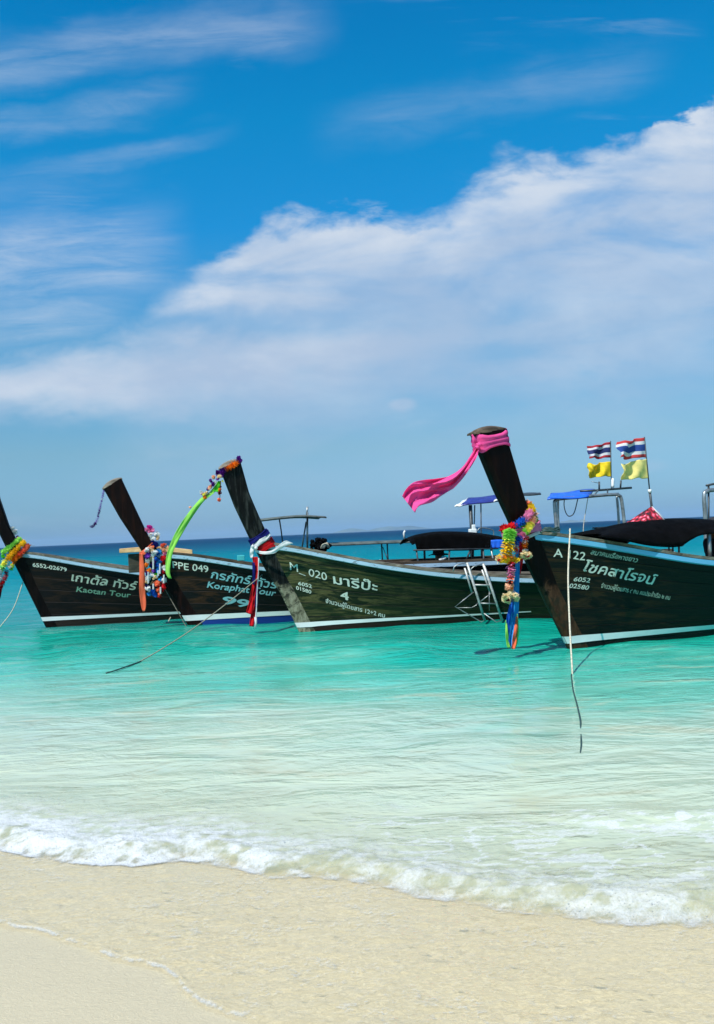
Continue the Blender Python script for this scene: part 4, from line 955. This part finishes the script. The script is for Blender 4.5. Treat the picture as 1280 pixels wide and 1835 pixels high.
chain(b2, s2, PP(b2, [(187, 877, -.02), (184, 890, -.02), (180, 908, -.02), (176, 925, -.02), (173, 936, -.02)]), .026, [('violet', 1), ('white', .25), ('violet', 1), ('purple', 1), ('violet', .6)], .022)
chain(b2, s2, PP(b2, [(172, 937, -.02), (168, 942, -.02), (164, 944, -.02)]), .034, [('purple', 1)], name='tassel')
# boat 1: wraps
g1 = thing('flower_garland', b1, 30, 985, -.14, 'green, yellow and orange flower wraps on the prow at the left picture edge', 'garland', D)
chain(b1, g1, PP(b1, [(8, 988, -.02), (18, 980, -.17), (31, 970, -.14), (36, 966, 0)]), .055, [('lime', 1)])
chain(b1, g1, PP(b1, [(16, 998, -.1), (26, 988, -.18), (38, 976, -.16), (42, 972, 0)]), .062, [('yellow', 1)])
chain(b1, g1, PP(b1, [(24, 1004, -.1), (33, 996, -.18), (44, 985, -.16), (49, 978, 0)]), .062, [('orange', 1), ('coral', 2)])
chain(b1, g1, PP(b1, [(20, 996, -.2), (13, 1004, -.22), (7, 1012, -.22), (3, 1020, -.22)]), .075, [('yellow', 2), ('lemon', 2), ('lime', 1)])
chain(b1, g1, PP(b1, [(2, 1020, -.2), (-2, 1035, -.2), (-8, 1055, -.2)]), .08, [('white', 1)])
chain(b1, g1, PP(b1, [(13, 1024, -.2), (8, 1038, -.2), (2, 1050, -.2), (-4, 1066, -.2)]), .06, [('maroon', .5), ('red', 3)])
clump(b1, g1, [('white', 22, 948, .0, .045), ('white', 28, 952, .0, .05), ('white', 27, 956, .02, .04), ('rose', 33, 964, .02, .04), ('violet', 31, 961, .04, .03), ('peach', 39, 969, .0, .04), ('white', 17, 1016, -.22, .04), ('lemon', 22, 1013, -.22, .04), ('lime', 20, 1019, -.2, .035), ('lime', 7, 990, -.1, .05), ('green', 6, 998, -.1, .04), ('orange', 24, 1010, -.2, .03)])
r1 = thing('ribbon', b1, 3, 1055, -.2, 'pale brown ribbon end hanging below the red flowers at the left edge', 'ribbon', D)
cloth(b1, r1, 'tail', M['c_maroon'], [(-6, 1050), (-8, 1070), (-6, 1080)], [(4, 1050), (2, 1068), (-2, 1078)], -.19, .01, 2, 14, 5)

# ------------------------------------------------------------------ ropes
def rope(pts, r, mat, label, n=6, sm=6, name='mooring_rope'):
    mb = MB(); P = smooth_path(pts, sm); mb.tube(P, r, n); o = mb.build(name, M[mat], None, smooth=True); tag(o, label, 'rope', 'ropes mooring the boats'); return o
g = b4.world(b4.P(1020, 954, -.36)); wpt = at_z(1026, 1206, .0)
rope([g+Vector((.02, .05, .02)), g+Vector((0, -.05, 0)), g.lerp(wpt, .33)+Vector((0, .1, -.02)), g.lerp(wpt, .66)+Vector((.0, .08, -.04)), wpt+Vector((0, 0, -.02))], .0105, 'rope', 'pale rope hanging from the nearest boat straight into the water')
rope([at_z(1024, 1208, .0), at_z(1027, 1235, .006), at_z(1034, 1262, .002), at_z(1040, 1290, .008), at_z(1041, 1310, -.006), at_z(1042, 1335, .006), at_z(1039, 1362, .002), at_z(1040, 1392, -.006)], .007, 'wetrope', 'dark wet rope lying along the water in front of the nearest boat', 6, 5)
a = b3.world(b3.P(470, 1030, -.08)); c = at_z(250, 1186, 0)
rope([a, a.lerp(c, .3)+Vector((0, 0, -.05)), a.lerp(c, .62)+Vector((0, 0, -.07)), a.lerp(c, .85)+Vector((0, 0, -.04)), c], .0075, 'oldrope', 'pale rope slanting from the red ribbons left into the water')
rope([c+Vector((.02, 0, .006)), at_z(228, 1194, .008), at_z(205, 1202, .0), at_z(190, 1206, -.01)], .009, 'wetrope', 'dark wet end of the slanting rope floating on the water')
a = b2.world(b2.P(291, 1047, -.09)); c = at_z(341, 1129, 0)
rope([a, a.lerp(c, .5)+Vector((0, -.03, -.02)), c+Vector((0, -.1, -.02))], .008, 'caprail', 'thin brown rope down the stem of the boat with the blue bottom')
a = b1.world(b1.P(42, 1042, -.07)); c = at_z(-5, 1130, 0)
rope([a, a.lerp(c, .5)+Vector((.05, 0, -.07)), c], .009, 'rope', 'thin rope from the leftmost stem down to the left picture edge')
rope([at_z(306, 1108, .05)+Vector((0, 0, .02)), at_z(301, 1116, .05), at_z(295, 1131, .0)], .010, 'rope', 'short pale rope end entering the water behind the flower clusters')

# ------------------------------------------------------------------ beach and sea
def vnoise(x, y, seed=0):
    def h(i, j):
        n = (i*374761393 + j*668265263 + seed*974634777) & 0xFFFFFFFF
        n = ((n ^ (n >> 13))*1274126177) & 0xFFFFFFFF
        return ((n ^ (n >> 16)) & 0xFFFF)/65535.0
    xi = np.floor(x).astype(np.int64); yi = np.floor(y).astype(np.int64); fx = x-xi; fy = y-yi
    fx = fx*fx*(3-2*fx); fy = fy*fy*(3-2*fy)
    return (h(xi, yi)*(1-fx)+h(xi+1, yi)*fx)*(1-fy)+(h(xi, yi+1)*(1-fx)+h(xi+1, yi+1)*fx)*fy
def fbm(x, y, o=4, seed=0):
    r = 0; a = 1; t_ = 0
    for k in range(o): r = r+a*vnoise(x*2**k+17*k, y*2**k-31*k, seed+k); t_ += a; a *= .55
    return r/t_
def sstep(a, b, x): t_ = np.clip((x-a)/(b-a), 0, 1); return t_*t_*(3-2*t_)
foam_px = [(-400, 1470), (0, 1506), (60, 1520), (130, 1532), (250, 1534), (330, 1526), (420, 1538), (480, 1556), (560, 1556), (680, 1568), (740, 1588), (830, 1600), (900, 1611), (1000, 1622), (1100, 1637), (1200, 1641), (1280, 1636), (1700, 1650)]
fp = [at_z(*p, .03) for p in foam_px]; FX = [p.x for p in fp]; FY = [p.y for p in fp]
film_px = [(-500, 1600), (0, 1661), (60, 1670), (100, 1684), (150, 1698), (200, 1722), (250, 1732), (292, 1745), (315, 1768), (330, 1792), (355, 1808), (400, 1822), (440, 1835), (520, 1870), (700, 1925), (1000, 1990), (1700, 2060)]
lp_ = [at_z(*p, .02) for p in film_px]; LX = [p.x for p in lp_]; LYY = [p.y for p in lp_]
def foam_line(x, w=0): return np.interp(x, FX, FY) + .035*(fbm(x*5, x*0+3, 3, 5)-.5)+.02*(fbm(x*21, x*0+3, 2, 6)-.5)
def film_line(x): return np.interp(x, LX, LYY) + .05*(fbm(x*6, x*0+8, 4, 9)-.5)
def sand_z(x, y):
    d_ = y-foam_line(x)*1.0; d_ = y-np.interp(x, FX, FY)
    z = np.where(d_ > 0, -.012-.085*d_-.0*d_, -.012+.030*(-d_))
    z = np.where(d_ > 30, -.012-.085*30-.01*(d_-30), z)
    z = np.maximum(z, -12)
    z = z+.006*(fbm(x*1.6, y*2.2, 3, 40)-.5)*sstep(0, 1, 6-y)
    return z
def mesh_grid(name, X, Y, Z, mat, attrs=None, kind='structure'):
    nr, nc = X.shape; n = nr*nc
    co = np.empty((n, 3), np.float32); co[:, 0] = X.ravel(); co[:, 1] = Y.ravel(); co[:, 2] = Z.ravel()
    i = (np.arange(nr-1)[:, None]*nc+np.arange(nc-1)[None]).ravel(); F = np.stack([i, i+1, i+nc+1, i+nc], 1).astype(np.int32)
    me = bpy.data.meshes.new(name); me.vertices.add(n); me.vertices.foreach_set('co', co.ravel())
    me.loops.add(F.size); me.loops.foreach_set('vertex_index', F.ravel()); me.polygons.add(len(F))
    me.polygons.foreach_set('loop_start', np.arange(0, F.size, 4, dtype=np.int32)); me.polygons.foreach_set('loop_total', np.full(len(F), 4, np.int32))
    me.update(); me.validate(); me.polygons.foreach_set('use_smooth', np.ones(len(F), bool))
    for k_, v_ in (attrs or {}).items():
        at_ = me.attributes.new(k_, 'FLOAT', 'POINT'); at_.data.foreach_set('value', v_.ravel().astype(np.float32))
    me.materials.append(mat); o = bpy.data.objects.new(name, me); COL.objects.link(o); o['kind'] = kind; return o
# sand
m_, t, o_ = mat_new('wet_sand'); pos = t.new('ShaderNodeNewGeometry').outputs['Position']; b_ = t.new('ShaderNodeBsdfPrincipled')
SAND = (.605, .505, .295)
fine = t.noise(pos, 260, 3, .7); med = t.noise(t.mapping(pos, (1, 1.4, 1)), 30, 6, .62, 1.6); big = t.noise(pos, 1.3, 4, .5)
col = t.ramp(t.math('ADD', t.math('MULTIPLY', fine, .35), t.math('MULTIPLY', med, .65)), [(.36, tuple(x*.84 for x in SAND)), (.49, SAND), (.60, tuple(min(1, x*1.22) for x in SAND))])  # grain mottling, its contrast also painting the caustic light of the ripples
col = t.mix(t.mr(big, .35, .65, 0, .35), col, (.54, .47, .30, 1))
dr = t.new('ShaderNodeAttribute'); dr.attribute_name = 'drained'
col = t.mix(t.math('MULTIPLY', dr.outputs['Fac'], .75), col, (.50, .425, .285, 1))
grit = t.new('ShaderNodeTexVoronoi'); t.put(grit.inputs['Vector'], pos); grit.inputs['Scale'].default_value = 34
col = t.mix(t.mr(grit.outputs['Distance'], .02, .06, .55, 0), col, (.16, .12, .08, 1))
t.put(b_.inputs[0], col); t.put(b_.inputs['Roughness'], t.mr(big, .3, .7, .32, .5)); b_.inputs['Specular IOR Level'].default_value = .45
t.put(b_.inputs['Normal'], t.bump(t.math('ADD', t.math('MULTIPLY', fine, .3), med), .38, .012)); t.l.new(b_.outputs[0], o_.inputs[0]); M['sand'] = m_
us = np.concatenate([np.linspace(-200, -14, 30), np.linspace(-13, 13, 420), np.linspace(14, 200, 30)]); ys = np.concatenate([np.linspace(-200, -12, 24), np.linspace(-11, 1, 40), np.linspace(1.05, 9, 320), np.linspace(9.2, 60, 90), np.geomspace(65, 9000, 24)])
Xs, Ys = np.meshgrid(us, ys); Xs = Xs*np.where(Ys > 60, Ys/60*.75, 1)
Zs = sand_z(Xs, Ys); Zs = np.where(Ys > 60, np.minimum(Zs, -2), Zs)
mesh_grid('beach_sand', Xs, Ys, Zs, M['sand'], {'drained': sstep(.05, -.03, Ys-film_line(Xs))})
# sea
rows_inv = np.linspace(1/2.05, 1/9000.0, 980); yk = 1/rows_inv
uk = np.concatenate([-np.geomspace(3, .62, 22), np.linspace(-.60, .60, 640), np.geomspace(.62, 3, 22)])
Yw = np.repeat(yk[:, None], len(uk), 1); Xw = uk[None]*(Yw+.8)
dist = Yw; dstep = Yw**2*(rows_inv[0]-rows_inv[1])
S = Yw-foam_line(Xw); film = Yw-film_line(Xw)
Zw = np.zeros_like(Xw); ks = []
for i in range(64):
    lam = .26*(36 ** (i/63)); an = RNG.normal(0, 1.05)+(-.12)
    kx, ky = math.sin(an)*2*math.pi/lam, math.cos(an)*2*math.pi/lam; ph = RNG.uniform(0, 6.28)
    amp = .0018*lam**1.0
    near = sstep(-.1, .8, S)*(.24+.76*sstep(2.0, 9, S)); grow = 1+1.0*sstep(10, 60, Yw)
    wgt = np.clip(1-(dstep*2.6)/lam, 0, 1)
    warp = .9*fbm(Xw*.35+i, Yw*.35, 2, 100+i % 5)*1.0
    env = np.clip(2.0*fbm(Xw/(lam*2.2)+i*3, Yw/(lam*2.2), 1, 60+i)-.2, 0, 2) if lam < 3 else 1.0
    Zw += amp*near*grow*wgt*env*(np.sin(kx*Xw+ky*Yw+ph+warp*3) + .25*np.sin(2*(kx*Xw+ky*Yw+ph+warp*3)))
# small shore break: a low bore behind the foam line, higher to the right
hb = .045+.035*sstep(.2, 2.2, Xw)
bore = hb*sstep(-.015, .16, S)*np.exp(-np.clip(S-.2, 0, 99)/.75)
wave2 = .045*np.exp(-((S-1.05-.18*np.sin(Xw*1.3))/.16)**2)*sstep(.5, 2.4, Xw)
lump = (fbm(Xw*9, Yw*13, 4, 21)-.5)*.035*np.exp(-np.clip(S-.05, 0, 9)/.35)*sstep(-.01, .08, S)
lump += (fbm(Xw*26, Yw*34, 3, 23)-.5)*.014*np.exp(-np.clip(S-.05, 0, 9)/.45)*sstep(-.01, .06, S)
seaz = Zw+bore+wave2+lump+.0
sz = sand_z(Xw, Yw)
ripple = (fbm(Xw*11, Yw*15, 4, 31)-.5)*.010+(fbm(Xw*30, Yw*42, 3, 33)-.5)*.0045
rim = .003*np.exp(-((film-.04)/.04)**2)
filmz = sz+.008*sstep(-.005, .06, film)+rim+ripple*sstep(0, .1, film)-.0
filmz = np.where(film < -.002, sz-.006, np.maximum(filmz, sz+.001))
Zf = np.where(S > 0, np.maximum(seaz, sz+.012), filmz); bl = sstep(-.02, .03, S); Zf = filmz*(1-bl)+np.maximum(seaz, sz+.012)*bl
# foam cover, plus caustic highlights painted on the swash film
Wd = .80-.42*sstep(-1.6, 2.4, Xw)
nf = fbm(Xw*7, Yw*10, 5, 71); nf2 = fbm(Xw*16, Yw*22, 4, 73); ridg = 1-np.abs(2*fbm(Xw*5+2*nf, Yw*9, 4, 77)-1)
f_band = sstep(-.065, -.02, S)*(1-sstep(Wd*.25, Wd*1.35, S+.30*(nf-.5)))
dens = (1.02-.36*sstep(-1.2, .1, Xw)+.12*sstep(.8, 2.0, Xw))
foam = np.clip(f_band*dens*(sstep(.26, .68, nf2*.6+nf*.4)*.74+.24), 0, 1)
lacy = sstep(.80, .95, ridg)*sstep(.05, .3, S)*(1-sstep(.8, 1.7, S+.4*(nf-.5)))*(.16+.60*sstep(-.4, .2, Xw))*.85
crest = np.exp(-((S-.98-.16*np.sin(Xw*1.3+.3)+.5*(nf-.5))/.16)**2)*sstep(.5, 1.2, Xw)*(1-sstep(1.85, 2.3, Xw))*sstep(.36, .60, nf2)*.95
foam = np.clip(np.maximum(np.maximum(foam, lacy), crest), 0, 1)
caustic_net = np.maximum(sstep(.84, .985, 1-np.abs(2*fbm(Xw*19+3*nf, Yw*27, 4, 91)-1))*sstep(.38, .6, fbm(Xw*4, Yw*6, 3, 95)), .8*sstep(.80, .98, 1-np.abs(2*fbm(Xw*36+4*nf2, Yw*48, 3, 93)-1))*sstep(.35, .55, fbm(Xw*7, Yw*10, 3, 97)))*.44*(S < 0)*sstep(0, .02, film)  # pale crinkled caustic highlights over the shallow film, painted in with the foam colour
edge_line = (.40+.30*nf2)*np.exp(-((film-.022-.02*nf)/.018)**2)*sstep(.22, .5, nf2)+.35*np.exp(-((S+.03)/.02)**2)*sstep(.4, .6, nf2)
foam = np.where(film < -.01, 0, np.maximum(foam, np.maximum(caustic_net, edge_line)))
m_, t, o_ = mat_new('sea_water'); geo = t.new('ShaderNodeNewGeometry'); pos = geo.outputs['Position']
def attr(n_): a_ = t.new('ShaderNodeAttribute'); a_.attribute_name = n_; return a_.outputs['Fac']
sh = attr('shore_distance'); fo = attr('foam')
px_, py_, pz_ = t.xyz(pos)
turb = t.noise(t.mapping(pos, (.5, 1.3, 0)), .55, 5, .55, .4)
turb2 = t.noise(t.mapping(pos, (1, 2.6, 0)), 1.8, 5, .6, .5)
shn = t.math('ADD', sh, t.math('MULTIPLY', t.math('MULTIPLY', t.math('SUBTRACT', turb, .5), 1.0), t.math('MULTIPLY', t.math('MINIMUM', t.math('MAXIMUM', sh, 0), 40.0), .9)))
shn = t.math('MAXIMUM', t.math('ADD', shn, t.math('MULTIPLY', t.math('SUBTRACT', turb2, .5), 2.2)), 0.0)
fx = t.math('DIVIDE', shn, t.math('ADD', shn, 8.0))
BODY = [(0.0, (.58, .61, .41)), (.10, (.56, .61, .43)), (.20, (.50, .58, .42)), (.28, (.40, .53, .40)), (.36, (.20, .46, .34)), (.44, (.08, .45, .33)), (.51, (.010, .37, .265)), (.56, (.002, .27, .19)), (.62, (.001, .21, .18)), (.80, (.001, .21, .235)), (.91, (.001, .17, .225)), (.95, (.001, .10, .18)), (.98, (.001, .05, .12)), (1.0, (.001, .035, .09))]
body = t.ramp(fx, BODY)
stir = t.mr(t.noise(t.mapping(pos, (.9, 2.6, 0), rot=(0, 0, .2)), .75, 6, .62, .8), .54, .68, 0, .6, True)
stir = t.math('MULTIPLY', stir, t.math('MULTIPLY', t.mr(sh, .6, 1.6, .2, 1), t.mr(sh, 5.0, 8.5, 1, 0)))
body = t.mix(stir, body, (.50, .50, .33, 1))
nrm = t.math('MULTIPLY', t.noise(t.mapping(pos, (1, 1.25, 1), rot=(0, 0, .12)), 6.0, 4, .58, .5), 1.0)
nr2 = t.noise(t.mapping(pos, (1, 1.45, 1), rot=(0, 0, -.25)), 2.2, 6, .6, .9)
nr3 = t.noise(t.mapping(pos, (.35, 1.5, 1)), .35, 6, .62, .5)
hh = t.math('ADD', t.math('MULTIPLY', nrm, t.mr(py_, 5, 30, .32, .5)), t.math('MULTIPLY', nr2, t.mr(py_, 5, 60, .45, 1.6)))
hh = t.math('ADD', hh, t.math('MULTIPLY', nr3, t.mr(py_, 14, 150, 0, 9.0)))
hn = t.math('MULTIPLY', hh, t.mr(sh, -.05, .7, .22, 1.0))
calm = t.mr(t.noise(t.mapping(pos, (.7, 1.6, 0)), 1.1, 4, .6, .5), .36, .64, .35, 1.5, True)
hh = t.math('MULTIPLY', hh, calm); hn = t.math('MULTIPLY', hn, calm)
nb = t.bump(hn, 1.0, .034)
alpha = t.ramp(t.math('DIVIDE', t.math('ADD', sh, .5), 4.0), [(0.0, (.02,)*3), (.118, (.04,)*3), (.14, (.40,)*3), (.22, (.66,)*3), (.45, (.90,)*3), (1.0, (.99,)*3)])
dif = t.new('ShaderNodeBsdfDiffuse'); t.put(dif.inputs[0], body); t.put(dif.inputs['Normal'], t.bump(hh, 1.0, .038))
tr = t.new('ShaderNodeBsdfTransparent'); tr.inputs[0].default_value = (1, 1, 1, 1)
mx = t.new('ShaderNodeMixShader'); t.put(mx.inputs[0], alpha); t.l.new(tr.outputs[0], mx.inputs[1]); t.l.new(dif.outputs[0], mx.inputs[2])
gl = t.new('ShaderNodeBsdfGlossy'); gl.inputs['Roughness'].default_value = .09; t.put(gl.inputs['Normal'], nb); gl.inputs[0].default_value = (1, 1, 1, 1)
t.put(gl.inputs['Roughness'], t.mr(py_, 4, 120, .06, .30))
fr = t.new('ShaderNodeFresnel'); fr.inputs[0].default_value = 1.33; t.put(fr.inputs['Normal'], nb)
frc = t.math('MULTIPLY', t.math('MINIMUM', fr.outputs[0], t.mr(py_, 16, 48, .50, .035)), 1.0)
m2 = t.new('ShaderNodeMixShader'); t.put(m2.inputs[0], frc); t.l.new(mx.outputs[0], m2.inputs[1]); t.l.new(gl.outputs[0], m2.inputs[2])
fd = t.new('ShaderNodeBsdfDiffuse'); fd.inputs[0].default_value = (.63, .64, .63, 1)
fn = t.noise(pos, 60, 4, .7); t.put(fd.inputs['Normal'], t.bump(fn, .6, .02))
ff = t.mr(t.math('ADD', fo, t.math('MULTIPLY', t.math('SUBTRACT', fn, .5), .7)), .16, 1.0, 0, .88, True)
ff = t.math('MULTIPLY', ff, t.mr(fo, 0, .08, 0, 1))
# wind-blown whitecaps far out
cap = t.noise(t.mapping(pos, (.35, 1.0, 0)), .8, 7, .7); cap = t.math('MULTIPLY', t.mr(cap, .73, .76, 0, .5), t.mr(py_, 20, 40, 0, 1))
ff = t.math('MAXIMUM', ff, cap)
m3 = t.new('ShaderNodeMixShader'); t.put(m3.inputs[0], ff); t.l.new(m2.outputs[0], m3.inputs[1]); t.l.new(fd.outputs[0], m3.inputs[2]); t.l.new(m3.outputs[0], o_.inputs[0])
M['sea'] = m_
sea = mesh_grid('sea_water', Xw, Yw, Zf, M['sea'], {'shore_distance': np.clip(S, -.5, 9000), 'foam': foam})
# froth: small bubbles and droplets thrown up along the break
N = 60000
fxs = RNG.uniform(-2.4, 2.4, N); w_ = .80-.42*sstep(-1.6, 2.4, fxs)
so = np.abs(RNG.normal(0, 1, N))*w_*.55; wide = RNG.random(N) < .22; so = np.where(wide, RNG.uniform(0, 1.5, N), so)
fys = foam_line(fxs)+so+.005
nfv = fbm(fxs*7, fys*10, 5, 71); nf2v = fbm(fxs*16, fys*22, 4, 73); rv = 1-np.abs(2*fbm(fxs*5+2*nfv, fys*9, 4, 77)-1)
den = np.where(so < w_, sstep(.30, .62, nf2v*.6+nfv*.4)*(1.0-.55*sstep(-1.0, .1, fxs)+.2*sstep(.8, 2, fxs)), 0)
den = np.maximum(den, .40*sstep(.84, .96, rv)*(so < 1.5)); den = np.maximum(den, .8*np.exp(-((so-.98-.16*np.sin(fxs*1.3+.3)+.5*(nfv-.5))/.14)**2)*sstep(.5, 1.2, fxs)*(1-sstep(1.75, 2.2, fxs))*sstep(.42, .62, nf2v))
keep = RNG.random(N) < den*.22; fxs, fys, so = fxs[keep], fys[keep], so[keep]
# height from the sea grid
ri = np.clip(np.interp(1/fys, rows_inv[::-1], np.arange(980)[::-1]), 0, 978); ui = np.interp(fxs/(fys+.8), uk, np.arange(len(uk)))
fz = Zf[np.round(ri).astype(int), np.round(ui).astype(int)]
oct_v = np.array([(1,0,0),(-1,0,0),(0,1,0),(0,-1,0),(0,0,1),(0,0,-1)], float); oct_f = np.array([(0,2,4),(2,1,4),(1,3,4),(3,0,4),(2,0,5),(1,2,5),(3,1,5),(0,3,5)])
K = len(fxs); rad = RNG.uniform(.0009, .0024, K)*np.where(RNG.random(K) < .08, 1.5, 1); hop = np.abs(RNG.normal(0, .0015, K))+np.where(RNG.random(K) < .06, RNG.uniform(0, .05, K), 0)*np.exp(-so)
V_ = oct_v[None]*rad[:, None, None]*RNG.uniform(.6, 1.3, (K, 6, 1))*np.array([1.3, 1.3, .6])+np.stack([fxs, fys, fz+hop+rad*.05], 1)[:, None]
Fc = (oct_f[None]+6*np.arange(K)[:, None, None]).reshape(-1, 3)
me = bpy.data.meshes.new('foam'); me.from_pydata(V_.reshape(-1, 3).tolist(), [], Fc.tolist()); me.update(); me.materials.append(pbr('froth', (.72, .73, .73), .5, 0, .04, 30, 0, 40, .4, .8)); fo_ = bpy.data.objects.new('foam', me); COL.objects.link(fo_)
tag(fo_, 'white froth and bubbles along the breaking edge of the wave', 'foam', None, 'stuff')
# islands far out on the horizon
m_isl = pbr('island_rock', (.10, .13, .09), .9, 0, .5, .004)
def island(px0, px1, hpx, Y, seed, label):
    a = at_y(px0, 950, Y).x; c = at_y(px1, 950, Y).x; n = 40; rs = random.Random(seed); hh_ = hpx/FPX*Y
    prof = [0]*(n+1)
    for k in range(4):
        c0 = rs.uniform(.2, .8); w0 = rs.uniform(.08, .25); hk = rs.uniform(.4, 1)
        for i in range(n+1): prof[i] = max(prof[i], hk*math.exp(-((i/n-c0)/w0)**2))
    rows = []
    for j in range(9):
        v = j/8*2-1; rows.append([Vector((a+(c-a)*i/n, Y+v*(c-a)*.22, hh_*prof[i]*math.sin(math.pi*i/n)**.4*max(0, 1-v*v)**.7*(1+.1*rs.uniform(-1, 1))-6)) for i in range(n+1)])
    mb = MB(); mb.grid(rows); o = mb.build('island_hills', m_isl, None, smooth=True); tag(o, label, None, None, 'structure')
island(40, 72, 9, 7000, 3, 'small faint island on the horizon at the left')
island(585, 780, 10, 7500, 5, 'long faint island low on the horizon at the middle')
island(990, 1060, 9, 7500, 8, 'faint island on the horizon behind the steel arch')
# sea air: the haze that fades the islands
HZ = True
if HZ:
    q = MB(); q.box((0, 4430, 24), (56000, 9300, 76)); 
    m_, t, o_ = mat_new('sea_haze'); pv = t.new('ShaderNodeVolumePrincipled'); pv.inputs['Color'].default_value = (.45, .72, 1.0, 1); pv.inputs['Density'].default_value = 1/9000.0
    t.l.new(pv.outputs[0], o_.inputs['Volume']); hz = q.build('haze', m_, None); tag(hz, 'pale sea haze that fades the far islands', 'haze', None, 'stuff')
